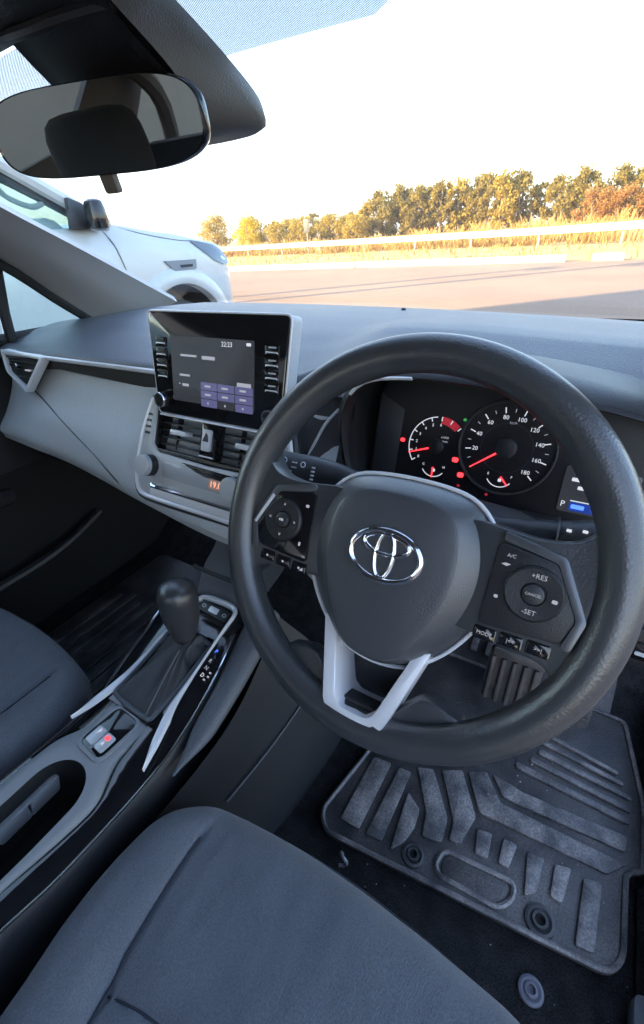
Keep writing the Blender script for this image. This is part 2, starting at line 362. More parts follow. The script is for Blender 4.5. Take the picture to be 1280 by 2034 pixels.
KIND = {
 'gum_a': crown_mesh('crown', 'gum', 1, 6.0, 2.7, 44, 80, 0.23, .06),
 'gum_b': crown_mesh('crown', 'gum', 2, 6.0, 2.4, 40, 80, 0.23, .05),
 'gum_c': crown_mesh('crown', 'olive', 3, 6.0, 2.2, 36, 80, 0.23, .06),
 'gum_d': crown_mesh('crown', 'gum', 4, 6.0, 1.8, 24, 70, 0.18, .25, .9),
 'yel': crown_mesh('crown', 'yellow', 5, 3.0, 1.7, 22, 90, 0.12, 0.12),
 'wil': crown_mesh('crown', 'olive', 6, 4.0, 2.3, 46, 80, 0.14, 0.06),
 'scrub': crown_mesh('crown', 'olive', 7, 2.4, 1.7, 26, 70, 0.13, 0.04),
 'rust': crown_mesh('crown', 'rust', 8, 3.0, 1.7, 22, 90, 0.13, 0.05),
}
def tree(name, kind, x, y, s, label, cat='tree', group=None, rz=0.0, sz=1.0):
    e = empty(name, (x, y, gh(x, y)), label, cat, group); e.rotation_euler.z = rz; e.scale = (s, s, s * sz)
    for nm, me in zip(('crown', 'trunk'), KIND[kind]):
        o = bpy.data.objects.new(nm, me); col.objects.link(o); o.parent = e
    return e
TG = 'gum trees in the row behind the guardrail'
TL = [('gum_c', -38.5, 78, .80, 'lit golden gum tree at the open end of the tree row'), ('gum_a', -36.3, 79, .98, 'broad gum tree next to the golden end tree'),
 ('gum_b', -33.6, 81, 1.05, 'round topped gum tree beside the broad gum'), ('gum_a', -31.2, 80, 1.02, 'dense dark gum tree in the thick of the row'), ('gum_b', -28.8, 82, 1.08, 'dark gum tree with its crown closed against its neighbour'),
 ('gum_d', -26.8, 80, 1.1, 'slim gum tree whose pale trunk shows below its crown'), ('gum_c', -24.6, 81, 1.12, 'tall olive gum tree with gaps of sky beside its trunk'), ('gum_a', -22.3, 82, 1.08, 'wide gum tree with a flat top in the row middle'),
 ('gum_d', -19.9, 80, 1.16, 'slender gum tree rising just above the wide flat one'), ('gum_c', -17.6, 79, 1.02, 'golden gum tree after the slender one'), ('gum_b', -15.4, 81, 1.13, 'upright gum tree standing before the gap of sky'),
 ('gum_d', -12.4, 82, .9, 'thin gum tree alone in the gap of sky'), ('gum_a', -10.0, 80, .92, 'low spreading gum tree beside the gap'), ('gum_b', -7.2, 80, .95, 'dark round gum tree toward the rust coloured hedge'),
 ('gum_a', -4.0, 84, .94, 'gum tree rising behind the rust coloured hedge'), ('gum_c', -1.0, 85, .96, 'tall gum tree behind the high bank'), ('gum_b', 2.5, 84, .96, 'gum tree beyond the high bank')]
for i, (k, x, y, s, lab) in enumerate(TL): tree('gum_tree', k, x, y, s, lab, 'tree', TG, rz=i * 1.7, sz=rg.uniform(.94, 1.06))
tree('willow_tree', 'wil', -59.5, 64, 1.1, 'pale willow like tree behind the pickup bonnet', rz=1)
tree('yellow_tree', 'yel', -47.0, 57, 1.08, 'bright yellow round tree in front of the guardrail scrub', rz=.4)
tree('willow_tree', 'wil', -58.5, 72, 1.05, 'olive tree between the willow and the yellow tree', rz=2.2)
tree('spindly_tree', 'gum_d', -50.5, 80, .72, 'spindly tall tree with a bent bare top', rz=2)
for i, (x, y, s) in enumerate(((-55, 74, 1.35), (-52, 75, 1.4), (-49, 74, 1.45), (-46, 76, 1.3), (-43.5, 75, 1.45), (-41, 76, 1.35), (-38.5, 74, 1.3), (-47, 70, 1.1), (-50.5, 69, 1.15))):
    tree('scrub_bush', 'scrub', x, y, s, 'low olive scrub bush in the belt between the yellow tree and the gum row', 'bush', 'scrub bushes between the sign and the tall trees', rz=i * 2.1)
tree('small_tree', 'gum_b', -42.5, 79, .62, 'small round headed tree above the scrub bushes', rz=.3)
for i in range(6):
    tree('hedge_bush', 'rust', -4.6 + i * 1.5, 62 + 0.8 * (i % 2), 1.0, 'rust brown bush in the clipped hedge on the bank', 'bush', 'rust brown hedge bushes on the bank', rz=i * 1.3, sz=.95)
gb = MB()
def blade(x, y, h, w, z):
    a = rg.uniform(0, pi); dx, dy = w * cos(a), w * sin(a); lx, ly = rg.gauss(0, .25) * h, rg.gauss(0, .25) * h
    k = len(gb.v); gb.v += [V((x - dx, y - dy, z)), V((x + dx, y + dy, z)), V((x + dx * .5 + lx * .5, y + dy * .5 + ly * .5, z + h * .7)), V((x + lx, y + ly, z + h))]; gb.f += [(k, k + 1, k + 2), (k, k + 2, k + 3)]
for i in range(260):                           # tufts along the rail and up the bank
    x = rg.uniform(-48, 8); y = (30.5 - 0.12 * (x + 12) + rg.gauss(1.6, 1.2)) if i % 3 else rg.uniform(33, 58)
    hh = rg.uniform(.35, .95) * (1.25 if x > -14 else 1.0)
    for j in range(26): blade(x + rg.gauss(0, .45), y + rg.gauss(0, .4), hh * rg.uniform(.5, 1.1), rg.uniform(.02, .045), gh(x, y))
for i in range(7000):
    x = rg.uniform(-46, 9); y = rg.uniform(17.5, 60); blade(x, y, rg.uniform(.08, .3), rg.uniform(.02, .05), gh(x, y))
tag(obj('dry_grass', (gb.v, gb.f), 'straw', fix=False, smooth=False, origin=(0, 0, 0)), 'long dry golden grass along the guardrail and bank', kind='stuff')
# far hills
rows = []
for j in range(8):
    t = j / 7; rows.append([V((-3200 + 100 * i, 1700 + 500 * t, -2 + sin(pi * min(1, t * .75)) * (62 + 45 * noise.noise((i * .11, .3, 0)) + 25 * noise.noise((i * .4, 2, 0))) * (0.25 + 0.75 * sin(pi * max(0, min(1, (i - 4) / 34)))))) for i in range(46)])
tag(obj('hills', grid(rows), 'hill', origin=(0, 1700, 0)), 'low pale hills on the horizon', kind='structure')

# building behind the parked cars: its corner throws the shade that covers the lot here
bd = empty('building', (-10, -16, 0), 'plain rendered building behind the parked cars', 'building')
obj('wall', box((-16.6, -24, -0.1), (-3.2, -8, 10.8)), 'wall', bd)
obj('roof', box((-17.0, -24.3, 10.8), (-2.8, -7.6, 11.1)), 'dark', bd, bevel=0.03)
for i, (x, y) in enumerate(((-23.5, -9.5), (-25.8, -10.2))):
    lp = empty('lamp_post', (x, y, 0), 'grey lamp post standing by the corner of the building', 'lamp post', 'lamp posts by the building')
    obj('pole', tube([(x, y, -.1), (x, y, 11.4)], [.16, .11], 10), 'post', lp); obj('lamp_head', box((x - .15, y - .7, 11.3), (x + .15, y + .2, 11.45)), 'post', lp, bevel=.03)

# ------------------------------------------------------------------ car shell: windscreen, pillars, roof, floor
def wbase(x): return V((x, 0.745 - 0.19 * x * x, 1.02 - 0.02 * x + 0.02 * x * x))
def wtop(x): return V((x * 0.87, 0.10, 1.358 - 0.022 * (x / 0.62) ** 2))
def wsf(x, s):
    p = wbase(x).lerp(wtop(x), s); b = 0.022 * 4 * s * (1 - s) * (1 - (x / 0.62) ** 2)
    return p + V((0, b * 0.5, b * 0.87))
wsn = V((0, 0.47, 0.88))
we = empty('windscreen', (0, .74, 1.0), 'clear windscreen with a dotted shade patch around the mirror mount', 'windscreen')
obj('glass', thick(grid([[wsf(-.62 + 1.24 * i / 24, -.02 + 1.03 * j / 16) for i in range(25)] for j in range(17)]), wsn * 0.005), 'glass', we, fix=False)
# dotted ceramic patch printed on the inside of the glass: rounded lower corners, real round dots
dotm = bpy.data.materials.new('ceramic_dots'); dotm.use_nodes = True
n_ = dotm.node_tree.nodes; l_ = dotm.node_tree.links
n_['Principled BSDF'].inputs['Base Color'].default_value = (0.012, 0.013, 0.018, 1); n_['Principled BSDF'].inputs['Roughness'].default_value = 0.6
tc_ = n_.new('ShaderNodeTexCoord'); mp_ = n_.new('ShaderNodeMapping'); mp_.inputs['Scale'].default_value = (800, 800, 0); mp_.inputs['Rotation'].default_value = (0, 0, 0.35)
vo_ = n_.new('ShaderNodeTexVoronoi'); vo_.inputs['Scale'].default_value = 1; vo_.inputs['Randomness'].default_value = 0
lt_ = n_.new('ShaderNodeMath'); lt_.operation = 'LESS_THAN'; lt_.inputs[1].default_value = 0.46
tr_ = n_.new('ShaderNodeBsdfTransparent'); mx_ = n_.new('ShaderNodeMixShader')
l_.new(tc_.outputs['Object'], mp_.inputs[0]); l_.new(mp_.outputs[0], vo_.inputs['Vector']); l_.new(vo_.outputs['Distance'], lt_.inputs[0])
l_.new(lt_.outputs[0], mx_.inputs[0]); l_.new(tr_.outputs[0], mx_.inputs[1]); l_.new(n_['Principled BSDF'].outputs[0], mx_.inputs[2]); l_.new(mx_.outputs[0], n_['Material Output'].inputs[0])
rows = []
for j in range(11):
    t = j / 10; s = 0.995 - 0.115 * t; hw = 0.325 - 0.028 * (1 - sqrt(max(0, 1 - max(0, (t - 0.6) / 0.4) ** 2)))
    rows.append([wsf(-hw + 2 * hw * i / 30, s) - wsn * 0.002 for i in range(31)])
obj('shade_band', grid(rows), dotm, we, fix=False)

# A-pillar trims
E1 = [(-.628, .70, 1.026), (-.62, .672, 1.039), (-.585, .424, 1.167), (-.563, .262, 1.248), (-.54, .1, 1.335), (-.53, -.12, 1.365)]
E2 = [(-.70, .505, .982), (-.70, .485, 1.003), (-.702, .396, 1.076), (-.69, .29, 1.163), (-.66, .11, 1.272), (-.62, -.1, 1.345)]
def pillar(sx, lab):
    A = [V((sx * p[0], *p[1:])) for p in E1]; B = [V((sx * p[0], *p[1:])) for p in E2]
    mid = [(a + b) / 2 + V((sx * .012, -.012, .0)) for a, b in zip(A, B)]
    o = tag(obj('pillar_trim', thick(loft([A, mid, B], 24, 10), (-sx * .045, .03, .01)), 'pillar'), lab, 'pillar')
    obj('window_seal', tube(cr([b + V((-sx * .006, -.004, -.008)) for b in B], 24), .011, 8), 'rubber', o)
pillar(1, 'light grey windscreen pillar trim beside the passenger quarter window')
pillar(-1, 'grey windscreen pillar trim on the driver side')

# headliner, roof rails and rear of the cabin
def roofz(x, y): return 1.368 + 0.03 * sin(pi * min(1, max(0, (0.1 - y) / 1.9))) - 0.028 * (x / .56) ** 2 - 0.012 * max(0, -y - 1.2) / .5 - .014 * max(0, min(1, (y + .12) / .2))
rows = [[V((x, y, roofz(x, y))) for x in [-.56 + .07 * i for i in range(17)]] for y in [.095, .06, 0, -.15, -.35, -.6, -.9, -1.2, -1.5, -1.8]]
tag(obj('headliner', thick(grid(rows), (0, 0, .02)), 'liner'), 'dark grey headliner along the windscreen top', kind='structure')
def rail(sx):
    pts = [(sx * .545, .1, 1.345), (sx * .57, -.3, 1.372), (sx * .57, -.9, 1.375), (sx * .56, -1.5, 1.33), (sx * .55, -1.85, 1.2), (sx * .6, -2.0, 1.0)]
    return tube(cr(pts, 24), .035, 8)
tag(obj('roof_rail', MB().add(rail(1)).add(rail(-1)).__dict__ and (lambda m: (m.v, m.f))(MB().add(rail(1)).add(rail(-1))), 'liner'), 'roof edge rails', kind='structure')
bp = MB()
for sx in (-1, 1): bp.add(tube([(sx * .58, -.68, 1.36), (sx * .68, -.62, 1.0), (sx * .70, -.6, .4)], [.04, .05, .07], 8))
tag(obj('door_pillars', (bp.v, bp.f), 'dark'), 'pillars between the front and rear doors', kind='structure')
rs_ = MB()
for sx in (-1, 1):
    rs_.add(thick(grid([[V((sx * .745, -.72, 1.0)), V((sx * .745, -1.85, 1.0))], [V((sx * .72, -.72, 1.13)), V((sx * .71, -1.85, 1.16))]]), (sx * .02, 0, 0)))
    rs_.add(thick(grid([[V((sx * .72, -1.22, 1.12)), V((sx * .70, -1.9, 1.12))], [V((sx * .58, -1.5, 1.36)), V((sx * .57, -1.9, 1.3))]]), (sx * .02, 0, 0)))
tag(obj('rear_quarter', (rs_.v, rs_.f), 'liner'), 'rear door tops and quarter panels', kind='structure')
bs_ = [[V((x, y, z)) for x in (-.62, -.4, -.1, .1, .4, .62)] for y, z in ((-1.15, .5), (-1.45, .52), (-1.55, .6), (-1.66, .95), (-1.72, 1.06), (-1.80, 1.06))]
rb_ = tag(obj('rear_bench', thick(grid(bs_), (0, -.06, -.04)), 'fabric'), 'dark fabric rear bench behind the front seats', 'seat')
rw = MB(); rw.add(thick(grid([[V((x, -1.84 + .1 * (x / .6) ** 2, 1.0)) for x in (-.66, -.3, 0, .3, .66)], [V((x, -1.9 + .1 * (x / .6) ** 2, .35)) for x in (-.7, -.3, 0, .3, .7)]]), (0, -.05, 0)))
tag(obj('rear_bulkhead', (rw.v, rw.f), 'dark'), 'panel behind the rear seat', kind='structure')
# floor, tunnel side, toe board, left door, right sill
fl = [[V((x, y, z)) for x in (-.74, -.4, -.22, 0, .2, .4, .74, .80)] for y, z in ((-1.9, .26), (-.8, .26), (-.3, .26), (.3, .262), (.47, .27), (.60, .36), (.74, .56), (.78, .80), (.76, 1.0))]
tag(obj('cabin_floor', thick(grid(fl), (0, .02, -.03)), 'carpet'), 'black carpet of the cabin floor and toe board', kind='structure')
dl = [[V((x, y, z)) for y in (.6, .3, 0, -.4, -.8, -1.8)] for x, z in ((-.745, .25), (-.74, .45), (-.72, .62), (-.70, .72), (-.735, .78), (-.735, .95), (-.75, 1.0), (-.78, 1.0))]
de = empty('passenger_door', (-.75, -.1, .3), 'dark passenger door panel with quarter window and black frame', 'door')
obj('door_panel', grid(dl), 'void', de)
obj('armrest', tube(cr([(-.70, .1, .66), (-.68, -.1, .69), (-.68, -.5, .70)], 14), [.02 + .02 * sin(pi * i / 13) for i in range(14)], 10), 'black', de)
obj('map_pocket', tube(cr([(-.71, .3, .50), (-.69, .1, .46), (-.69, -.3, .46)], 14), .012, 8), 'black', de)
obj('window_bar', tube([(-.735, .262, .995), (-.728, .268, 1.06), (-.715, .285, 1.16), (-.70, .28, 1.2)], .012, 8, flat=1.0), 'rubber', de)
obj('quarter_glass', thick(grid([[V((-.745, .27, 1.0)), V((-.745, .52, .995))], [V((-.72, .29, 1.18)), V((-.73, .36, 1.12))]]), (-.004, 0, 0)), 'sideglass', de, fix=False)
obj('window_glass', thick(grid([[V((-.755, .255, 1.0)), V((-.755, -.6, 1.0))], [V((-.70, .27, 1.19)), V((-.60, -.6, 1.36))]]), (-.004, 0, 0)), 'sideglass', de, fix=False)
obj('window_seal', tube([(-.745, .5, 1.0), (-.745, .2, 1.003), (-.745, -.6, 1.005)], .012, 8), 'rubber', de)
# outer door mirror seen through the quarter glass edge
obj('mirror_sail', prism(Fr((-.77, .25, 1.0), (0, -1, 0), (0, 0, 1)), [(0.0, .0), (.10, .0), (.02, .12)], -.01, .01), 'rubber', de, bevel=.003)
sl_ = MB().add(box((.735, -1.2, .22), (.83, .62, .345)))
tag(obj('door_sill', (sl_.v, sl_.f), 'dark', bevel=.012), 'dark plastic sill trim beside the driver mat', kind='structure')
bn = [[V((x, y, z - .06 * (x / .7) ** 2)) for x in [-.75 + .15 * i for i in range(11)]] for y, z in ((.78, .965), (1.0, .93), (1.4, .86), (1.7, .76), (1.85, .6), (1.9, .35))]
tag(obj('bonnet', thick(grid(bn), (0, 0, -.02)), mat('bonnet_paint', (.5, .5, .52), .25, coat=.6)), 'car bonnet below the windscreen', kind='structure')

# ------------------------------------------------------------------ dashboard
dash = empty('dashboard', (0, .3, .7), 'grey and black dashboard with silver trim line stretching below the windscreen', 'dashboard')
def sm(a, b, x): t = max(0, min(1, (x - a) / (b - a))); return t * t * (3 - 2 * t)
def lin(tab, t):
    for (a, va), (b, vb) in zip(tab, tab[1:]):
        if t <= b: k = (t - a) / (b - a); k = k * k * (3 - 2 * k) * .5 + k * .5; return va + (vb - va) * k
    return tab[-1][1]
PP = [(0, 1.018), (.25, 1.028), (.45, 1.030), (.62, 1.025), (.8, 1.013), (.92, 1.002), (1, .993)]
PD = [(0, 1.018), (.25, 1.030), (.5, 1.036), (.66, 1.040), (.76, 1.039), (.85, 1.032), (1, 1.021)]
xsd = [-.735, -.70, -.66, -.6, -.5, -.4, -.3, -.2, -.12, -.06, 0, .05, .09, .12, .15, .18, .21, .25, .3, .36, .42, .48, .54, .6, .66, .72]
trow = [0, .08, .16, .25, .34, .42, .5, .57, .63, .68, .72, .76, .81, .86, .91, .95, .98, 1.0]
cols = []
for x in xsd:
    d = sm(.09, .2, x); yf = wbase(max(-.63, min(.66, x))).y - .012 - (max(0, abs(x) - .63) * 1.4); yn = .222 + .068 * d
    zt = -.02 * x * (1 - d * .2) * 1.0; c = []
    for t in trow:
        z = lin(PP, t) * (1 - d) + lin(PD, t) * d + (zt * (1 - t) + (-.055 * max(0, x - .3)) * d * t) - .022 * sm(-.52, -.735, x) * (1 - .3 * t) * (1 if t < .9 else .6)
        c.append(V((x, yf + (yn - yf) * t, z)))
    e = c[-1]; c += [e + V((0, -.005, -.005)), e + V((0, -.005, -.013)), e + V((0, .004, -.018)), e + V((0, .07, -.022))]
    cols.append(c)
obj('top_pad', grid([[cols[i][j] for i in range(len(xsd))] for j in range(len(cols[0]))]), 'pad', dash, sharp=50)
# silver trim line and dark strip below it
def zstrip(x): return .988 - .0 * x
obj('silver_trim', grid([[V((x, .222 - dy, zstrip(x) + dz)) for dy, dz in ((-.012, .0), (.004, .0), (.008, -.003), (.008, -.008), (.004, -.011), (-.012, -.011))] for x in [-.70 + .0565 * i for i in range(11)]], cu=True), 'silver', dash)
obj('silver_trim', grid([[V((x, .226 - dy, .990 + dz)) for dy, dz in ((-.012, .0), (.004, .0), (.008, -.003), (.008, -.010), (.004, -.013), (-.012, -.013))] for x in (.135, .16, .19, .212)], cu=True), 'silver', dash)
st = MB(); st.add(thick(grid([[V((x, .229, .979)) for x in (-.72, -.5, -.3, -.13)], [V((x, .226, z)) for x, z in ((-.72, .94), (-.5, .958), (-.3, .950), (-.13, .944))]]), (0, .03, 0)))
obj('dark_strip', (st.v, st.f), mat('dark_trim_strip', (.045, .042, .04), .35), dash)
# passenger panel swelling toward the seat, then tucking under
A = [(-.742, .246, .957), (-.6, .243, .957), (-.5, .238, .960), (-.217, .228, .951), (0, .215, .95), (.2, .215, .95)]
B = [(-.742, .222, .90), (-.6, .213, .90), (-.5, .206, .90), (-.217, .192, .90), (0, .19, .90), (.2, .19, .9)]
C_ = [(-.742, .188, .85), (-.6, .177, .853), (-.45, .168, .855), (-.2, .154, .85), (0, .155, .85), (.2, .155, .85)]
D_ = [(-.742, .158, .818), (-.6, .152, .812), (-.43, .147, .803), (-.17, .124, .790), (.05, .103, .785), (.2, .11, .79)]
E_ = [(-.742, .158, .800), (-.6, .155, .793), (-.43, .152, .781), (-.16, .124, .762), (.05, .106, .760), (.2, .12, .765)]
F_ = [(-.742, .18, .782), (-.6, .175, .775), (-.43, .172, .763), (-.16, .15, .742), (.05, .135, .738), (.2, .15, .745)]
G_ = [(-.742, .34, .75), (-.6, .34, .74), (-.43, .34, .73), (-.16, .33, .71), (.05, .33, .71), (.2, .33, .71)]
def asv(L): return [V(p) for p in L]
obj('passenger_panel', loft([asv(q) for q in (A, B, C_, D_, E_, F_, G_)], 40, 40), 'panel', dash)
def onpanel(x, z):                             # a point on the passenger panel at that height
    rowsP = [asv(q) for q in (A, B, C_, D_, E_)]; pr = []
    for q in rowsP:
        for a, b in zip(q, q[1:]):
            if a.x <= x <= b.x: pr.append(a.lerp(b, (x - a.x) / (b.x - a.x))); break
    for a, b in zip(pr, pr[1:]):
        if b.z <= z <= a.z: return a.lerp(b, (a.z - z) / (a.z - b.z))
    return pr[-1]
obj('glovebox_seam', tube(cr([onpanel(x, z) + V((0, -.0008, 0)) for x, z in ((-.625, .905), (-.56, .888), (-.5, .872), (-.42, .85), (-.34, .822), (-.275, .795), (-.25, .779))], 30), .0016, 6), 'dark', dash)
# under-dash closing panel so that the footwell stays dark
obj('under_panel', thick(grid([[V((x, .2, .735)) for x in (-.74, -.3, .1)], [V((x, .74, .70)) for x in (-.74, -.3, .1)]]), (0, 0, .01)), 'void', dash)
# outer air vent in its silver kite-shaped frame
vf_ = Fr((-.615, .207, .955), (1, -.02, 0), (0, .28, .96))
kite = [(-.087, .036), (.100, .032), (.012, -.052), (-.07, -.012)]
ko = rnd(kite, .008, 3); ki = rnd([(-.079, .028), (.080, .026), (.010, -.041), (-.062, -.012)], .006, 3)
av = obj('air_vent', prism(vf_, scl(ki, 1.03), -.02, -.006), 'void', dash)
obj('vent_frame', ringprism(vf_, ko, ki, -.012, .004), 'silver', av, bevel=.0015)
for k in range(3): obj('slat', prism(vf_.at(.0, .014 - .016 * k, -.006), rect(.115 - .03 * k, .0022), -.002, .006), 'black', av, bevel=.0006)
obj('vent_tab', prism(vf_.at(-.032, .006, 0), rrect(.028, .008, .003), -.008, .006), 'chrome', av, bevel=.001)
obj('vent_tab', prism(vf_.at(.022, -.002, 0), rrect(.02, .003, .001), -.008, .002), 'litdim', av)
# demister slots at the far left of the pad
sd = obj('side_demister', prism(Fr((-.665, .40, 1.0035), (1, 0, 0), (0, 1, .02)), rrect(.075, .02, .006), -.002, .0022), 'dark', dash)
for k in range(7): obj('slot', prism(Fr((-.665 - .028 + k * .0095, .40, 1.0055), (1, 0, 0), (0, 1, .02)), rect(.004, .015), -.001, .0012), 'void', sd)

# centre stack: climate panel, vents, chrome line
CX = -.01
cf = Fr((CX, .1325, .845), (1, 0, 0), (0, .42, .907))
half = [(.0, -.052), (.125, -.052), (.150, -.046), (.160, -.03), (.162, .0), (.157, .05), (.146, .09), (.135, .117)]
outl = rnd([(-a, b) for a, b in reversed(half)] + half[1:], .008, 2)
inn = [(.128, .105), (.130, .04), (.116, .027), (0, .024)]
cp = MB()
U = [(-a, b) for a, b in reversed(half)] + half[1:]
Vn = [(-a, b) for a, b in inn] + [(a, b) for a, b in reversed(inn[:-1])]
poly = U + [(x, y) for x, y in reversed(Vn)]
cpo = obj('climate_panel', prism(cf, poly, -.03, .003), 'climate', dash, bevel=.003)
obj('panel_chrome', tube(cr([cf.p(a * 1.015, b - .001, .002) for a, b in U], 60), .0042, 8), 'silver', cpo)
obj('panel_shadow_gap', tube(cr([cf.p(a * 1.045, b - .006 if b < 0 else b, -.004) for a, b in U], 60), .006, 8), 'dark', cpo)
obj('control_bar', tube([cf.p(-.122, -.030, .003), cf.p(-.118, -.0325, .006), cf.p(.06, -.0325, .007), cf.p(.118, -.0325, .006), cf.p(.122, -.03, .003)], .0036, 8), 'chrome', cpo)
obj('lower_strip', prism(cf, rrect(.25, .012, .004, 0, -.0425), .002, .0045), 'silver', cpo, bevel=.001)
obj('display_window', prism(cf, rnd([(-.098, .012), (-.10, -.012), (.046, -.014), (.046, .008), (-.02, .018)], .004, 2), .002, .0042), mat('climate_display', (.42, .43, .45), .16), cpo, bevel=.0006)
obj('temperature_readout', prism(cf, rrect(.032, .017, .002, .024, -.002), .0043, .0046), mat('readout_glow', (.3, .27, .27), .2, emit=((.9, .5, .38), .015)), cpo)
text(cf, '19.0', .0145, 'litamber', cpo, 'temperature_digits', .024, -.002, .005)
obj('panel_recess', prism(cf, [(-.055, .02), (.10, .017), (.10, .004), (.0, .006), (-.02, .010)], .0025, .0042), 'gloss', cpo)
for u, rr in ((-.128, .0185), (.068, .0185)):
    kf = cf.at(u, .002, .003); kk = obj('dial', rev(kf, [(rr, 0), (rr, .012), (rr * .97, .0135)], 36), 'black', cpo)
    obj('dial_cap', rev(kf, [(rr * .985, .0135), (rr * .98, .020), (rr * .93, .0222), (rr * .5, .0228), (0, .0228)], 36), 'climate', kk)
for k in range(4): obj('rib_slot', prism(cf.at(-.1425 - .0008 * k, .088 - .0105 * k, .003), rect(.011, .004), -.001, .0015), 'dark', cpo)
vn = obj('centre_vent', prism(cf, rrect(.262, .088, .006, 0, .066), -.046, -.042), 'void', dash)
obj('vent_surround', ringprism(cf, rrect(.27, .088, .008, 0, .066, 3), rrect(.25, .066, .006, 0, .066, 3), -.035, -.001), 'gloss', vn, bevel=.0015)
for k in range(5):
    obj('slat', prism(cf.at(0, .042 + .012 * k, -.016), rect(.25, .0024), -.012, .006), 'black', vn, bevel=.0006)
for u in (-.07, .072):
    obj('vent_tab', prism(cf.at(u, .066, 0), rrect(.036, .0085, .003), -.012, .006), 'silver', vn, bevel=.0012)
    for k in (-1, 1): obj('vane', prism(cf.at(u + k * .028, .066, -.024), rect(.002, .062), -.012, .004), 'black', vn)
hz = obj('hazard_switch', prism(cf.at(-.004, .062, 0), rrect(.034, .056, .004), -.016, .002), 'gloss', vn, bevel=.001)
obj('switch_rocker', prism(cf.at(-.006, .064, .002), rrect(.019, .034, .003), -.001, .004), 'silver', hz, bevel=.001)
obj('switch_arrow', prism(cf.at(-.006, .066, .0062), [(-.006, -.004), (.006, -.004), (.004, .006), (.0, .010), (-.004, .002)], 0, .0006), 'dark', hz)
obj('switch_lip', tube([cf.p(-.019, .038, .004), cf.p(.011, .038, .004)], .0013, 6), 'silver', hz)

# driver side: filler beside the cluster, knee panel, right end with a switch
fp = [[(.135, .232, .975), (.17, .232, .975), (.205, .22, .975), (.222, .21, .975)], [(.13, .20, .93), (.16, .20, .925), (.2, .20, .92), (.222, .2, .92)], [(.12, .168, .87), (.16, .175, .87), (.2, .185, .87), (.23, .2, .87)], [(.11, .14, .80), (.16, .15, .8), (.2, .165, .8), (.23, .18, .8)]]
obj('driver_side_panel', loft([asv(q) for q in fp], 16, 16), 'dark', dash)
obj('panel_crease', tube(cr([(.196, .21, .965), (.178, .203, .945), (.162, .194, .915), (.148, .183, .885)], 14), .0022, 6), 'panel', dash)
kp = [[(.2, .205, .868), (.37, .215, .866), (.55, .215, .862), (.73, .22, .86)], [(.2, .175, .81), (.37, .185, .81), (.55, .18, .81), (.73, .18, .81)], [(.2, .165, .765), (.37, .17, .765), (.55, .16, .765), (.73, .16, .765)], [(.2, .20, .735), (.37, .2, .735), (.55, .19, .735), (.73, .19, .735)], [(.2, .33, .71), (.37, .33, .71), (.55, .33, .71), (.73, .33, .71)]]
obj('knee_panel', loft([asv(q) for q in kp], 20, 20), 'black', dash)
obj('end_panel', thick(loft([asv(q) for q in ([(.59, .26, 1.0), (.65, .25, .998), (.73, .25, .99)], [(.585, .225, .96), (.65, .22, .955), (.73, .22, .95)], [(.585, .205, .87), (.65, .2, .865), (.73, .2, .86)])], 10, 10), (0, .05, 0)), 'dark', dash)
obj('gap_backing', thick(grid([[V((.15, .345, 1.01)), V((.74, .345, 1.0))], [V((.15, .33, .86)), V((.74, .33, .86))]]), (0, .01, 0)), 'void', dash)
sw = Fr((.604, .162, .765), (1, 0, 0), (0, .12, .99))
sp_ = obj('switch_block', prism(sw, rrect(.075, .045, .006), -.012, .005), 'black', dash, bevel=.002)
obj('switch', prism(sw.at(.0, -.004), rrect(.05, .022, .003), .004, .009), 'gloss', sp_, bevel=.0012); obj('switch_icon', prism(sw.at(-.006, -.006, .0092), rrect(.012, .005, .002), 0, .0004), 'print', sp_)
obj('mount_bolt', rev(Fr((-.02 + .12, .66, 1.026), X, Y), [(.005, -.01), (.005, .0), (0, .002)], 10), 'black', dash)

# ------------------------------------------------------------------ steering wheel
TW = radians(29.1)
WF = Fr((.37, 0, .93), (1, 0, 0), (0, sin(TW), cos(TW)))
sw_ = empty('steering_wheel', WF.p(0, -.18, -.02), 'black steering wheel with silver lower spoke and oval emblem', 'steering wheel')
R, rr = .169, .0163
rows = []
for i in range(120):
    a = 2 * pi * i / 120; c, s = cos(a), sin(a)
    g = 1 + .10 * math.exp(-((a - radians(38)) / .18) ** 2) + .10 * math.exp(-((a - radians(142)) / .18) ** 2)   # thumb swells
    row = []
    for k in range(18):
        b = 2 * pi * k / 18; ro = rr * cos(b) * (g if cos(b) < 0 else 1); row.append(WF.p((R + ro) * c, (R + ro) * s, rr * 1.04 * sin(b)))
    rows.append(row)
obj('rim', grid(rows, cu=True, cv=True), 'urethane', sw_)
spk = [(.055, .043), (.112, .0365), (.136, .041), (.147, .052), (.154, .068), (.166, .05), (.1695, 0), (.166, -.055), (.152, -.075), (.143, -.064), (.135, -.055), (.12, -.051), (.055, -.047)]
for sx in (1, -1):
    obj('spoke', prism(WF, rnd([(sx * a, b) for a, b in spk], .012, 3), -.024, .0035), 'urethane', sw_, bevel=.007, seg=3)
obj('lower_mount', prism(WF, rnd([(-.095, -.128), (-.055, -.118), (-.028, -.150), (.028, -.150), (.055, -.118), (.095, -.128), (.06, -.168), (-.06, -.168)], .012, 3), -.022, -.001), 'urethane', sw_, bevel=.006, seg=3)
vo = [(-.053, -.078), (-.0305, -.161), (-.020, -.1715), (.020, -.1715), (.0305, -.161), (.053, -.078), (.038, -.085), (.0195, -.149), (.012, -.1565), (-.012, -.1565), (-.0195, -.149), (-.038, -.085)]
vo = rnd([(-.053, -.078), (-.0300, -.156), (-.021, -.1655), (.021, -.1655), (.0300, -.156), (.053, -.078), (.039, -.085), (.0195, -.147), (.013, -.1535), (-.013, -.1535), (-.0195, -.147), (-.039, -.085)], .006, 3)
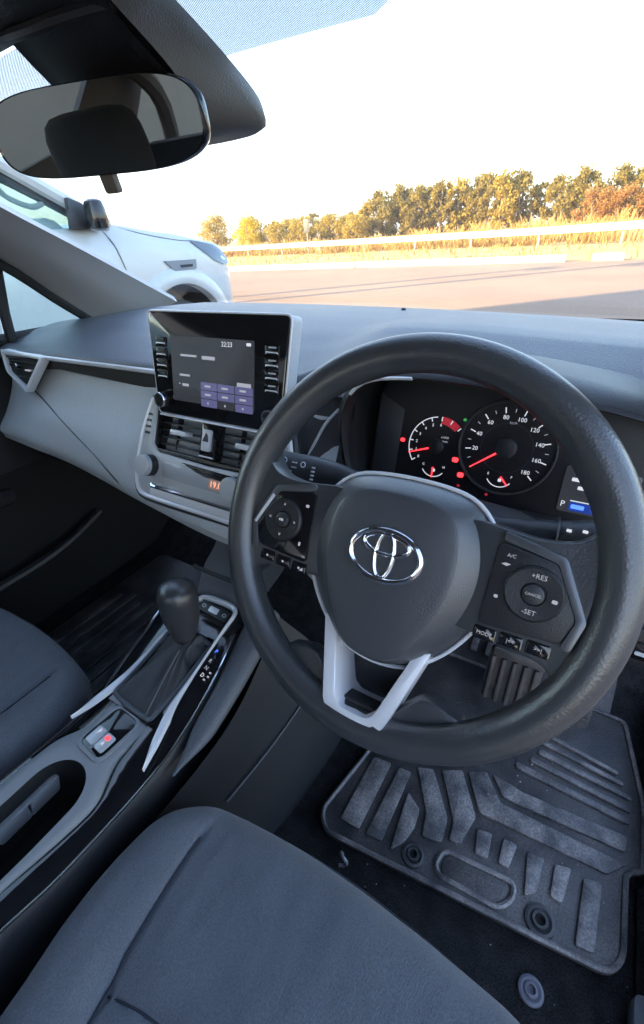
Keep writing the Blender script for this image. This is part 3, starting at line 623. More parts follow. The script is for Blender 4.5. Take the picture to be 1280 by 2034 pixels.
def vn_(b): return .001 + .0125 * sm(-.10, -.15, b)
k_ = len(vo); vv_ = [WF.p(a, b, -.036) for a, b in vo] + [WF.p(a, b, vn_(b)) for a, b in vo]
obj('silver_spoke', (vv_, [tuple(reversed(range(k_))), tuple(range(k_, 2 * k_))] + [(q, (q + 1) % k_, k_ + (q + 1) % k_, k_ + q) for q in range(k_)]), 'silver', sw_, bevel=.0016)
obj('column_throat', prism(WF, rnd([(-.05, -.07), (.05, -.07), (.03, -.15), (-.03, -.15)], .01, 3), -.06, -.034), 'black', sw_, bevel=.004)
pad_o = [(0, .0625), (.035, .0605), (.056, .055), (.071, .043), (.081, .026), (.0875, .004), (.0875, -.02), (.081, -.045), (.068, -.069), (.051, -.089), (.03, -.104), (0, -.1095)]
pad_o = pad_o + [(-a, b) for a, b in reversed(pad_o[1:-1])]
pad_i = [(0, .0475), (.022, .0465), (.040, .042), (.051, .033), (.0565, .018), (.0585, -.002), (.057, -.022), (.051, -.044), (.042, -.065), (.031, -.084), (.017, -.0955), (0, -.098)]
pad_i = pad_i + [(-a, b) for a, b in reversed(pad_i[1:-1])]
def cl2(p, n): return [(q.x, q.y) for q in cr([(a, b, 0) for a, b in p], n, True)]
po, pi_ = cl2(pad_o, 72), cl2(pad_i, 72)
rows = []
for t, n, s in ((0, -.028, .985), (0, -.012, .985), (0, -.009, .98), (.06, -.006, .975), (.5, .0045, 1), (.9, .0128, 1), (1.0, .0144, 1), (1.0, .0148, .985)):
    rows.append([WF.p(((1 - t) * a[0] + t * b[0]) * s, ((1 - t) * a[1] + t * b[1]) * s, n) for a, b in zip(po, pi_)])
for s in (.9, .75, .6, .45, .3, .15, .02): rows.append([WF.p(b[0] * s, -.012 + (b[1] + .012) * s, .0148 + .0035 * (1 - s * s)) for b in pi_])
v_, f_ = grid(rows, cu=True); f_.append(tuple(len(rows) * 72 - 72 + k for k in range(72)))
ab_ = obj('airbag_cover', (v_, f_), 'airbag', sw_, sharp=60)
obj('cover_trim', tube([WF.p(a * 1.005, b * 1.005, -.010) for a, b in po], .0019, 8, closed=True), 'silver', ab_)
EF = WF.at(-.001, -.006, .0185)
em = obj('emblem', rev(EF, [(.001, -.004), (.001, 0)], 8), 'gloss', sw_)
eb = [EF.p(a, b, -.003) for a, b in ell(.0345, .0243, 48)] + [EF.p(a, b, .0008) for a, b in ell(.0345, .0243, 48)]
obj('emblem_base', (eb, [tuple(range(48, 96)), tuple(reversed(range(48)))] + [(i, (i + 1) % 48, 48 + (i + 1) % 48, 48 + i) for i in range(48)]), 'airbag', em)
def band(a, b, cx, cy_, w, name):
    pts = ell(a, b, 48, cx, cy_); rows = []
    for i in range(48):
        p = V((*pts[i], 0)); q = V((*pts[(i + 1) % 48], 0)) - V((*pts[i - 1], 0)); nn = V((q.y, -q.x, 0)).normalized()
        rows.append([EF.p(*(p + nn * o).xy, h) for o, h in ((-w, .0008), (-w * .6, .0024), (0, .0031), (w * .6, .0024), (w, .0008))])
    obj(name, grid(rows, cv=True), 'chrome', em, fix=False)
band(.0318, .0218, 0, 0, .0026, 'outer_oval'); band(.0205, .0086, 0, .0098, .0022, 'upper_oval'); band(.0082, .0198, 0, .0005, .0020, 'upright_oval')
# thumb controls
def pod(sx):
    poly_ = [(.084, .030), (.127, .0235), (.1475, -.014), (.140, -.0345), (.082, -.0385)]
    pd = obj('control_pod', prism(WF, rnd([(sx * a, b) for a, b in poly_], .005, 3), .002, .0062), 'gloss' if sx < 0 else 'black', sw_, bevel=.0012)
    bz = [(.086, .0385), (.131, .0295), (.1535, -.013), (.1475, -.038), (.1405, -.0365), (.1465, -.0135), (.1265, .0235), (.086, .0315)]
    obj('pod_bezel', prism(WF, rnd([(sx * a, b) for a, b in bz], .003, 3), .001, .0078 if sx > 0 else .0068), 'pewter' if sx > 0 else 'airbag', pd, bevel=.0012)
    if sx < 0: obj('pod_accent', prism(WF, [(-.133, .020), (-.150, -.012), (-.1475, -.0135), (-.1305, .018)], .005, .0082), 'silver', pd, bevel=.0006)
    D = WF.at(sx * .1155, -.003, .006)
    ro = obj('rocker_ring', rev(D, [(.0215, 0), (.0212, .002), (.0195, .0034), (.009, .0024), (.0085, 0)], 36), 'black', pd)
    obj('centre_button', rev(D, [(.0078, 0), (.0076, .004), (.006, .0048), (0, .005)], 24), 'dark', pd)
    for k in range(3):
        bf = WF.at(sx * (.089 + .0195 * k), -.0455 + .001 * k, 0)
        obj('lower_button', prism(bf, rrect(.0175, .011, .002), -.004, .0045), 'gloss', pd, bevel=.0012)
        if sx > 0: text(bf, ('MODE', '|<<', '>>|')[k], .0042, 'litdim', pd, 'button_lettering', 0, 0, .0048)
        else: obj('button_mark', rev(bf.at(0, 0, .0046), [(.0012, 0), (.0012, .0003)], 8), 'litdim', pd)
    if sx > 0:
        text(D, '+RES', .0052, 'litdim', pd, 'button_lettering', .001, .0138, .0036); text(D, '-SET', .0052, 'litdim', pd, 'button_lettering', 0, -.0140, .0036)
        text(D, 'CANCEL', .0030, 'litdim', pd, 'button_lettering', 0, 0, .0052); obj('button_mark', prism(D.at(.0148, -.001, .0034), rrect(.004, .0028, .0012), 0, .0004), 'litdim', pd)
        obj('button_mark', prism(WF.at(.0915, .013, .0063), [(-.003, 0), (.0, .0015), (.004, .001), (.001, -.001)], 0, .0004), 'litdim', pd); obj('button_mark', prism(WF.at(.0905, -.013, .0063), rrect(.003, .0025, .001), 0, .0004), 'litdim', pd)
        text(WF, 'A/C', .004, 'litdim', pd, 'button_lettering', .0945, .0205, .0065)
    else:
        for u, v, s in ((0, .0145, '^'), (0, -.0145, 'v'), (-.0145, 0, '<'), (.0145, 0, '>')): text(D, s, .0055, 'litdim', pd, 'arrow_mark', u, v, .0036)
        text(D, 'OK', .0036, 'lit', pd, 'button_lettering', 0, 0, .0052)
        obj('button_mark', prism(WF.at(-.0915, .016, .0063), rrect(.0035, .0028, .0008), 0, .0004), 'litdim', pd); obj('button_mark', prism(WF.at(-.0925, -.022, .0063), rrect(.0022, .004, .0008), 0, .0004), 'litdim', pd)
        obj('button_mark', prism(WF.at(-.086, -.046, .0048), [(-.002, -.0014), (.002, -.0015), (.0014, .0018)], 0, .0004), 'litdim', pd)
pod(1); pod(-1)

# steering column with its two stalks
sc_ = empty('steering_column', WF.p(0, -.08, -.18), 'dark steering column cover with a control stalk on either side', 'steering column')
rows = []
for n, w, vt, vb in ((-.036, .040, .035, -.055), (-.04, .052, .046, -.068), (-.06, .062, .05, -.078), (-.10, .075, .055, -.088), (-.15, .10, .052, -.092), (-.2, .115, .045, -.09)):
    rows.append([WF.p(a, b, n) for a, b in rrect(2 * w, vt - vb, .03, 0, (vt + vb) / 2, 5)])
v_, f_ = grid(rows, cu=True); f_.append(tuple(range(len(rows[0])))); obj('column_cover', (v_, f_), 'dark', sc_, sharp=60)
obj('cover_seam', tube([WF.p(-.064, 0, -.06), WF.p(-.077, 0, -.1), WF.p(-.102, 0, -.15)], .0016, 6), 'void', sc_)
obj('lower_shroud', tube([WF.p(-.155, -.052, -.10), WF.p(-.12, -.062, -.105), WF.p(-.07, -.066, -.1), WF.p(0, -.07, -.09)], [.016, .026, .03, .03], 14, flat=.8), 'panel', sc_)
obj('adjuster_lever', tube([WF.p(.09, .03, -.11), WF.p(.098, .036, -.09)], .012, 10), 'dark', sc_)
def stalk(sx, pts, rad, nm):
    s = obj(nm, tube(cr(pts, 20), [rad[0] + (rad[1] - rad[0]) * sm(0, .75, i / 19) for i in range(20)], 16, flat=1.15, upv=WF.y), 'dark', sc_, sharp=50)
    return s
lp = [WF.p(-.06, .043, -.085), WF.p(-.11, .048, -.082), WF.p(-.16, .046, -.078), WF.p(-.193, .0455, -.075)]
ls = stalk(-1, lp, (.008, .0155), 'wiper_stalk'); SF = WF.at(-.168, .047, -.0605)
obj('stalk_ring', tube([WF.p(-.1935 + .002 * cos(2 * pi * k / 24), .0455 + .0178 * sin(2 * pi * k / 24), -.075 + .0155 * cos(2 * pi * k / 24)) for k in range(24)], .0011, 6, closed=True), 'silver', ls)
SF = Fr(WF.p(-.168, .049, -.0615), WF.x, (WF.y * .93 - WF.n * .0).normalized())
obj('stalk_icon', tube([SF.p(.0034 * cos(2 * pi * k / 16) - .006, .004 + .003 * sin(2 * pi * k / 16), .0008) for k in range(16)], .0006, 4, closed=True), 'print', ls)
for u, v, w in ((.008, .0035, .006), (.008, -.0022, .006), (-.002, -.006, .0025), (.004, -.007, .0025)): obj('stalk_icon', prism(SF.at(u, v, 0), rrect(w, .0013, .0004), -.001, .0012), 'print', ls)
obj('stalk_icon', tube([SF.p(.020 + .003 * cos(2 * pi * k / 16), .003 + .003 * sin(2 * pi * k / 16), .0002) for k in range(16)], .0006, 4, closed=True), 'print', ls)
for k in range(4): obj('stalk_icon', prism(SF.at(.033, .002 - .0045 * k, -.002), rrect(.003, .002, .0006), -.002, .0012), 'print', ls)
rs = stalk(1, [WF.p(.06, .032, -.085), WF.p(.11, .036, -.082), WF.p(.15, .043, -.078), WF.p(.195, .05, -.072)], (.010, .0145), 'light_stalk')
obj('stalk_ring', tube([WF.p(.118 + .002 * cos(2 * pi * k / 24), .0375 + .0165 * sin(2 * pi * k / 24), -.0815 + .0145 * cos(2 * pi * k / 24)) for k in range(24)], .0014, 6, closed=True), 'black', rs)
for u, v in ((.128, .05), (.14, .052), (.146, .043), (.138, .04)): obj('stalk_icon', prism(WF.at(u, v - .004, -.0645), rrect(.004, .0025, .0006), -.002, .0012), 'lit', rs)

# ------------------------------------------------------------------ instrument cluster
TC = radians(18)
CF = Fr((.40, .25, .93), (1, 0, 0), (0, sin(TC), cos(TC)))
ic = empty('instrument_cluster', (.4, .25, .86), 'dark instrument cluster with glowing red needles behind the steering wheel', 'instrument cluster')
arch = [(.228, .858), (.216, .90), (.212, .95), (.220, .985), (.245, 1.010), (.29, 1.020), (.36, 1.020), (.44, 1.014), (.51, 1.006), (.56, .992), (.583, .96), (.588, .91), (.58, .858)]
ac = cr([(a, 0, b) for a, b in arch], 50); mid = V((.40, 0, .93))
def ring(y, off): return [V((p.x, y + .03 * (p.x - .4) ** 2 * 4, p.z)) + (V((p.x, 0, p.z)) - mid).normalized() * off for p in ac]
obj('hood', grid([ring(.30, .0), ring(.24, -.002), ring(.196, -.002), ring(.188, .003), ring(.192, .010), ring(.24, .016), ring(.31, .012)]), 'black', ic, sharp=60)
obj('hood_edge_glint', tube([p + V((0, .002, -.001)) for p in ring(.187, .003)[11:19]], .0022, 6), 'silver', ic)  # silver tube stands in for light caught along the hood's edge
fp_ = [(-.172, -.08), (.175, -.08), (.18, -.02), (.17, .06), (.13, .085), (-.13, .092), (-.165, .06)]
face = obj('cluster_face', prism(CF, rnd(fp_, .02, 4), -.02, -.001), 'gauge', ic)
obj('blank_band', prism(CF, [(-.165, -.078), (-.13, -.072), (-.128, .03), (-.165, .05)], -.001, .002), 'dark', ic, bevel=.001)
obj('face_sill', thick(grid([[CF.p(-.18, -.072, 0), CF.p(0, -.072, 0), CF.p(.18, -.072, 0)], [V((.21, .19, .857)), V((.40, .19, .855)), V((.59, .19, .857))]]), (0, 0, -.006)), 'dark', ic)
def gauge(name, cx, cy_, r, a0, a1, nmaj, nmin, labels, lr, tsize, needle_a, n_in, n_out, ringed):
    F = CF.at(cx, cy_, 0); g = obj(name, rev(F, [(r * 1.17, 0), (r * 1.17, .0008), (0, .0010)], 48), 'gauge', ic)
    if ringed:
        obj('bezel_ring', ringprism(F, ell(r * 1.24, r * 1.24, 56), ell(r * 1.18, r * 1.18, 56), 0, .007), 'dark', g, bevel=.001)
        obj('inner_ring', ringprism(F, ell(r * .66, r * .66, 48), ell(r * .645, r * .645, 48), .001, .0014), 'dark', g)
    for k in range(nmaj * nmin + 1):
        a = radians(a0 + (a1 - a0) * k / (nmaj * nmin)); big = k % nmin == 0
        L = F.at(r * cos(a), r * sin(a), .0011).rot(a); obj('tick', prism(L, rect(r * (.15 if big else .09), .0012 if big else .0007, -r * .02), 0, .0004), 'lit' if big else 'litdim', g, smooth=False)
    for k, s in enumerate(labels):
        a = radians(a0 + (a1 - a0) * k / (len(labels) - 1 + (nmaj - len(labels) + 1)))
        text(F, s, tsize, 'lit', g, 'numeral', lr * cos(a), lr * sin(a), .0012)
    a = radians(needle_a); L = F.rot(a)
    obj('needle', prism(L, [(n_in, -.0011), (n_out, -.0005), (n_out, .0005), (n_in, .0011)], .0035, .0045), 'litred', g, smooth=False)
    obj('hub_cap', rev(F, [(r * .28, .001), (r * .27, .005), (r * .2, .006), (0, .0062)], 24), 'black', g)
    return F, g
F1, sp1 = gauge('speedometer', .0105, 0, .047, 218, -43, 9, 2, [str(20 * k) if k else '' for k in range(10)], .0375, .0072, 218, .013, .049, True)
text(F1, 'km/h', .0045, 'litdim', sp1, 'unit_lettering', .002, .031, .0012)
F2, sp2 = gauge('tachometer', -.076, -.012, .037, 217, 45, 8, 1, [str(k) if k != 0 else '0' for k in range(7)], .0285, .0055, 200, .008, .039, False)
obj('arc', grid([[F2.p(r_ * cos(radians(a)), r_ * sin(radians(a)), .0013) for r_ in (.0378, .0390)] for a in range(217, 94, -4)]), 'lit', sp2, fix=False)
obj('red_zone', grid([[F2.p(r_ * cos(radians(a)), r_ * sin(radians(a)), .0013) for r_ in (.030, .0395)] for a in range(88, 44, -4)]), 'reddim', sp2, fix=False)
text(F2, 'x1000', .0042, 'litdim', sp2, 'unit_lettering', .009, .013, .0012, 1); text(F2, 'r/min', .0042, 'litdim', sp2, 'unit_lettering', .009, .008, .0012, 1)
for (cx, cy_, w, nm, na) in ((-.0755, -.044, .0165, 'temperature_gauge', 100), (.010, -.0405, .0165, 'fuel_gauge', 145)):
    F = CF.at(cx, cy_, .001); g = obj(nm, prism(F, rrect(w * 2, .018, .004, 0, -.004), -.001, .0003), 'gauge', ic)
    obj('arc', grid([[F.p(r_ * cos(radians(a)) * 1.0, .008 + r_ * sin(radians(a)), .0006) for r_ in (w * .98, w * 1.05)] for a in range(212, 331, 8)]), 'lit', g, fix=False)
    L = F.at(0, .006, 0).rot(radians(na + 170)); obj('needle', prism(L, [(.002, -.001), (w * .95, -.0006), (w * .95, .0006), (.002, .001)], .002, .0028), 'litred', g, smooth=False)
    text(F, 'C' if cx < 0 else 'E', .0045, 'lit', g, 'mark', -w * .85, .006, .0006); text(F, 'H' if cx < 0 else 'F', .0045, 'lit', g, 'mark', w * .85, .006, .0006)
    obj('gauge_icon', prism(F.at(.001, 0, .0004), rrect(.004, .004, .001), 0, .0003), 'lit', g)
for u, v, s, m in ((-.1246, -.0105, .0032, 'litred'), (-.0485, -.0251, .0042, 'litred'), (-.0382, -.0435, .0042, 'litred'), (-.0013, -.062, .002, 'reddim'), (-.0382, -.058, .002, 'reddim'), (-.0455, .0272, .0022, 'litgreen')):
    obj('warning_light', prism(CF.at(u, v, .0008), rrect(s * 1.9, s * 1.5, s * .6), 0, .0004), m, ic)
mf = CF.at(.118, -.035, .001); md = obj('info_display', prism(mf, rrect(.075, .055, .004), 0, .001), 'lcd', ic, bevel=.0004)
text(mf, 'P', .010, 'lit', md, 'lettering', -.032, -.0185, .0013); obj('mode_bar', prism(mf, rrect(.05, .0012, .0004, .0, -.013), .001, .0014), 'lit', md)
obj('mode_field', prism(mf, rrect(.05, .011, .002, .0, -.0195), .001, .0013), mat('blue_field', (.005, .01, .03), .2, emit=((.02, .06, .4), .10)), md); obj('mode_light', prism(mf, rrect(.014, .005, .0015, -.016, -.0195), .0013, .0016), 'litblue', md)
text(mf, '205', .0065, 'lit', md, 'lettering', .004, -.0205, .0016)
for u, v, w in ((-.018, .012, .022), (-.012, .003, .018), (-.012, .022, .008)): obj('text_line', prism(mf, rrect(w, .0042, .0012, u, v), .001, .0014), 'lit', md)

# ------------------------------------------------------------------ infotainment screen
SC = Fr((0, .183, 1.0085), (1, 0, 0), (0, .2249, .9744))
it = empty('infotainment_screen', (0, .2, .93), 'glossy black infotainment touchscreen standing up from the middle of the dashboard', 'screen')
so_ = rnd([(-.126, -.077), (.126, -.077), (.138, .078), (-.138, .078)], .009, 4)
obj('housing', prism(SC, scl(so_, 1.0), -.03, -.003), 'panel', it, bevel=.006, seg=3)
obj('bezel', prism(SC, scl(so_, .988), -.004, .001), 'gloss', it, bevel=.0015)
obj('edge_trim', tube([SC.p(a * 1.002, b * 1.002, -.002) for a, b in so_], .0017, 6, closed=True), 'silver', it)
obj('lower_chrome', tube([SC.p(-.118, -.0785, .004), SC.p(.118, -.0785, .004)], .0016, 6), 'silver', it)
DF = SC.at(-.004, -.004, .0012); dp = obj('display', prism(DF, rrect(.165, .096, .002), 0, .0006), 'lcd', it)
text(DF, '22:23', .0095, 'lit', dp, 'clock', .033, .0405, .001); obj('text_line', prism(DF, rrect(.008, .004, .001, .073, .0425), .0006, .0009), 'lit', dp)
for u, v, w, h in ((-.045, .021, .034, .003), (-.004, .020, .026, .005), (-.055, -.008, .022, .003), (-.054, -.0225, .014, .004), (-.067, -.0215, .003, .002), (.064, -.013, .026, .007)): obj('text_line', prism(DF, rrect(w, h, .001, u, v), .0006, .0009), 'litdim', dp)
for r_ in range(3):
    for c in range(3):
        tf = DF.at(-.005 + .0345 * c, -.0205 - .0125 * r_, .0006); tl = obj('preset_tile', prism(tf, rrect(.0325, .0112, .001), 0, .0004), 'tile' if not (r_ == 2 and c == 1) else 'lcd', dp)
        obj('tile_text', prism(tf, rrect(.012 if r_ < 2 else .003, .003, .0006, -.002, 0), .0004, .0007), 'litdim', dp)
for k in range(4):
    for sx in (-1, 1):
        bf = SC.at(sx * .109, .034 - .0165 * k - (.0 if sx < 0 else .001), .001); b = obj('side_button', prism(bf, rrect(.024, .0145, .002), 0, .0012), 'gloss', it, bevel=.0005)
        obj('button_bar', tube([bf.p(-.010, -.0035, .0012), bf.p(-.009, -.002, .002), bf.p(.009, -.002, .002), bf.p(.010, -.0035, .0012)], .0010, 6), 'silver', b)
        obj('button_lettering', prism(bf, rrect(.013, .0022, .0005, .001, .0042), .0012, .0014), 'print' if sx > 0 else 'dark', b)
for sx in (-1, 1):
    kf = SC.at(sx * .1105, -.0545, .001); k_ = obj('knob', rev(kf, [(.0115, 0), (.0115, .009), (.0105, .0105), (.0088, .0108), (.0083, .0095), (0, .0095)], 32), 'black', it)
    obj('knob_ring', rev(kf, [(.0119, .006), (.0119, .009), (.0108, .0112), (.0090, .0112), (.0088, .0095)], 32), 'chrome', k_)

# ------------------------------------------------------------------ rear-view mirror and sensor housing
rm = empty('rear_view_mirror', (.02, .07, 1.22), 'black rear-view mirror with rounded frame and lower tab', 'mirror')
MF = Fr((.018, .068, 1.266), (.241, .0585, -.006), (0, -.15, .99))
mo = []
for k in range(60):
    a = 2 * pi * k / 60; c, d = cos(a), sin(a); e_ = 2 / 3.8
    mo.append((.124 * (abs(c) ** e_) * (1 if c > 0 else -1) + .004 * d, .0345 * (abs(d) ** (2 / 3.0)) * (1 if d > 0 else -1) + .003 * c * 0))
rows = [[MF.p(a * s, b * s, n) for a, b in mo] for s, n in ((.35, .036), (.75, .030), (.95, .018), (1.0, .004), (1.0, -.002), (.985, -.004), (.965, -.003))]
rows = [[MF.p(a * s, b * s, -n) for a, b in mo] for s, n in ((.35, .036), (.75, .030), (.95, .018), (1.0, .004), (1.0, -.002), (.985, -.004), (.965, -.003))]
v_, f_ = grid(rows, cu=True); f_.append(tuple(range(60))); obj('mirror_frame', (v_, f_), 'gloss', rm, sharp=50)
obj('mirror_glass', prism(MF, scl(mo, .968), .001, .0032), 'mirror', rm, smooth=False)
obj('dipping_tab', prism(MF.at(-.005, -.04, -.004), rnd([(-.008, .012), (.008, .012), (.0085, -.010), (-.007, -.010)], .003, 3), -.005, .004), 'tss', rm, bevel=.0015)
obj('mirror_stem', tube(cr([MF.p(0, .004, -.03), MF.p(-.01, .03, -.06), V((-.02, .15, 1.32))], 10), [.018, .014, .013, .013, .014, .015, .016, .018, .02, .022], 12), 'black', rm)
th = empty('sensor_housing', (0, .15, 1.26), 'large dark sensor housing hanging behind the rear-view mirror', 'housing')
go = [(.085, .06, 1.362), (.105, .098, 1.343), (.116, .15, 1.314), (.126, .19, 1.285), (.123, .206, 1.272), (.105, .21, 1.267), (.03, .202, 1.266), (-.05, .20, 1.272), (-.09, .185, 1.29), (-.099, .14, 1.318), (-.097, .092, 1.353), (-.09, .06, 1.366)]
gi = [(.09, .03, 1.352), (.097, .056, 1.331), (.105, .10, 1.298), (.103, .128, 1.271), (.092, .145, 1.262), (.07, .148, 1.259), (.02, .145, 1.259), (-.02, .143, 1.264), (-.045, .135, 1.277), (-.05, .09, 1.308), (-.046, .055, 1.335), (-.045, .03, 1.355)]
A_, B_ = cr(asv(go), 64), cr(asv(gi), 64)
rows = [[p + V((-.006 * (1 if p.x > 0 else -1), .004, .012)) for p in A_], A_, [p.lerp(q, .1) + V((0, -.001, -.003)) for p, q in zip(A_, B_)], [p.lerp(q, .5) for p, q in zip(A_, B_)], [p.lerp(q, .92) + V((0, .0, -.002)) for p, q in zip(A_, B_)], B_]
obj('cover', grid(rows), 'tss', th, sharp=60)  # sides of the black housing coloured paler, as if lit
top_ = [B_[0].lerp(B_[-1], i / 31) for i in range(32)]
obj('cover_front', grid([top_] + [[top_[i].lerp(B_[16 + i], t) + V((0, -.004 * sin(pi * t), -.002 * sin(pi * t))) for i in range(32)] for t in (.2, .5, .8, 1)] ), 'black', th)
obj('cover_side', grid([[top_[0].lerp(B_[0], 1)] * 17, [B_[i] for i in range(17)]]), 'black', th) if False else None
obj('cover_fill', ([p for p in B_], [tuple(range(64))]), 'black', th)
obj('cover_lip', tube(cr([(-.12, .082, 1.352), (-.05, .05, 1.338), (0, .042, 1.332), (.05, .05, 1.333), (.094, .058, 1.332)], 20), .005, 8), 'dark', th)
obj('status_light', rev(Fr((-.09, .06, 1.334), X, (0, .4, .9)), [(.002, 0), (.002, .003), (0, .004)], 8), 'print', th)

# ------------------------------------------------------------------ centre console
cc_ = empty('centre_console', (0, -.15, .27), 'centre console with grey tray, gloss black flanks and silver trim between the seats', 'console')
def zc(y): return .545 + .05 * sm(-.2, .1, y) + .012 * sm(-.2, -.5, y)      # top of the console along its length
# tray outline (waisted), right side then left side, from the boot back past the seats
RS = [(.034, -.118), (.033, -.15), (.032, -.176), (.044, -.20), (.056, -.222), (.057, -.25), (.053, -.29), (.047, -.335), (.045, -.42), (.045, -.55)]
LS = [(-.050, -.112), (-.048, -.15), (-.052, -.17), (-.064, -.19), (-.071, -.209), (-.074, -.237), (-.077, -.277), (-.075, -.33), (-.072, -.42), (-.07, -.55)]
def xat(tab, y):
    C = cr([(a, b, 0) for a, b in tab], 80)
    for p, q in zip(C, C[1:]):
        if q.y <= y <= p.y: return p.x + (q.x - p.x) * (p.y - y) / (p.y - q.y)
    return C[-1].x if y < C[-1].y else C[0].x
CUP = dict(cx=-.002, w=.043, y0=-.203)
def zt(x, y): return .562 + .0 * y
ysT = [-.1185 - .0845 * i / 14 for i in range(15)] + [-.203 - .045 * (1 - cos(pi / 2 * i / 10)) for i in range(1, 11)] + [-.25 - .3 * i / 12 for i in range(13)]
rows = []
for y in ysT:
    l, r = V((xat(LS, y), y, 0)), V((xat(RS, y), y, 0)); row = []
    t_in = 0
    if y < CUP['y0']: d = min(1, (CUP['y0'] - y) / .045); t_in = CUP['w'] * sqrt(max(0, 1 - (1 - d) ** 2))
    L_, R_ = l.x, r.x; c = CUP['cx'] - .002; a, b = c - t_in, c + t_in
    a = max(a, L_ + .012); b = min(b, R_ - .010)
    if t_in == 0: a = b = c
    for x, dz in ((L_ - .002, -.012), (L_, -.002), (L_ + .003, 0), ((L_ + a) / 2, .001), (a, 0)): row.append(V((x, y, zt(x, y) + dz)))
    dp_ = -.085 if t_in > 0 else 0
    for x, dz in ((a + (.002 if t_in else 0), dp_ * .1), (a + (.004 if t_in else 0), dp_), (b - (.004 if t_in else 0), dp_), (b - (.002 if t_in else 0), dp_ * .1)): row.append(V((x, y, zt(x, y) + dz)))
    for x, dz in ((b, 0), ((R_ + b) / 2, .001), (R_ - .003, 0), (R_, -.002), (R_ + .002, -.012)): row.append(V((x, y, zt(x, y) + dz)))
    rows.append(row)
MT['tray'] = mat('tray_grey', (.27, .277, .29), .42, bump=('grain', 1000, .2, .0005))
tr = obj('tray', grid([r[:5] for r in rows]), 'tray', cc_, fix=False); tr2 = obj('tray', grid([r[9:] for r in rows]), 'tray', cc_, fix=False)
k0 = next(i for i, y in enumerate(ysT) if y < CUP['y0'] - 1e-6)
obj('cup_holder', grid([r[4:10] for r in rows[k0 - 1:]]), 'void', cc_, fix=False)
for y, sx in ((-.245, -1), (-.285, -1), (-.275, 1)):
    obj('cup_grip', prism(Fr((CUP['cx'] + sx * .036, y, .545), (0, 1, 0), (0, 0, 1)), rnd([(-.028, -.004), (.02, -.004), (.012, -.03), (-.03, -.03)], .004, 2), -.006, .004), 'tray', cc_, bevel=.0015)
# gloss flanks each side with the chrome line along the outer edge
def flank(sx, inner, outer, z_in, z_out):
    I = cr([(a, b, z_in(b)) for a, b in inner], 40); O_ = cr([(a, b, z_out(b)) for a, b in outer], 40)
    m_ = [(a + b) / 2 + V((0, 0, .005)) for a, b in zip(I, O_)]
    obj('gloss_flank', grid([I, m_, O_]), 'gloss', cc_)
    obj('chrome_line', tube([p + V((sx * .001, 0, 0)) for p in O_], .0017, 6), 'chrome', cc_)
    dn = [[p + V((sx * d, 0, dz)) for p in O_] for d, dz in ((0, 0), (.006, -.01), (.012, -.04), (.025, -.12), (.05, -.30))]
    obj('side_panel', grid(dn), 'black', cc_)
RO = [(.075, -.6), (.077, -.40), (.080, -.352), (.087, -.30), (.089, -.23), (.090, -.171), (.090, -.114), (.084, -.05), (.074, .0), (.06, .05), (.045, .095)]
LO = [(-.095, -.6), (-.097, -.40), (-.098, -.3), (-.092, -.171), (-.088, -.118), (-.1, -.06), (-.108, 0), (-.118, .05), (-.12, .10)]
flank(1, [(.047, -.6), (.046, -.42), (.048, -.335), (.055, -.27), (.057, -.225), (.036, -.17), (.034, -.12), (.04, -.05), (.036, 0), (.034, .05), (.03, .1)], RO, lambda y: zc(y) + .008, lambda y: zc(y) + .004)
flank(-1, [(-.071, -.6), (-.073, -.42), (-.077, -.30), (-.073, -.22), (-.05, -.17), (-.05, -.12), (-.055, -.05), (-.056, 0), (-.055, .05), (-.055, .10)], LO, lambda y: zc(y) + .008, lambda y: zc(y) - .004)
# padded knee bolster along the right flank, tapering to the rear
kb = cr([(.068, .13, .59), (.085, .07, .582), (.102, -.02, .566), (.112, -.10, .552), (.112, -.145, .543)], 24)
obj('knee_bolster', tube(kb, [.030 - .002 * i * .35 - .012 * sm(17, 23, i) for i in range(24)], 14, flat=.75), 'pad', cc_)
sp = [[V((x, y, z)) for x, y, z in q] for q in ([(.095, .14, .585), (.11, .07, .57), (.128, -.02, .55), (.13, -.1, .535), (.12, -.2, .52), (.1, -.36, .51)], [(.15, .2, .45), (.155, .1, .43), (.15, 0, .42), (.14, -.1, .41), (.13, -.2, .40), (.12, -.36, .4)], [(.2, .26, .27), (.2, .12, .265), (.19, 0, .262), (.17, -.1, .262), (.15, -.2, .262), (.14, -.36, .262)])]
obj('lower_side', loft(sp, 24, 12), 'black', cc_)
obj('seam_line', tube(cr([(.152, .2, .452), (.157, .1, .433), (.154, 0, .425), (.144, -.1, .42)], 20), .0016, 6), 'pad', cc_)
sp = [[V((x, y, z)) for x, y, z in q] for q in ([(-.125, .14, .58), (-.115, .0, .56), (-.1, -.15, .53), (-.1, -.4, .52)], [(-.16, .14, .42), (-.15, 0, .41), (-.14, -.15, .40), (-.13, -.4, .4)], [(-.2, .2, .265), (-.19, 0, .262), (-.17, -.15, .262), (-.15, -.4, .262)])]
obj('lower_side', loft(sp, 20, 10), 'black', cc_)
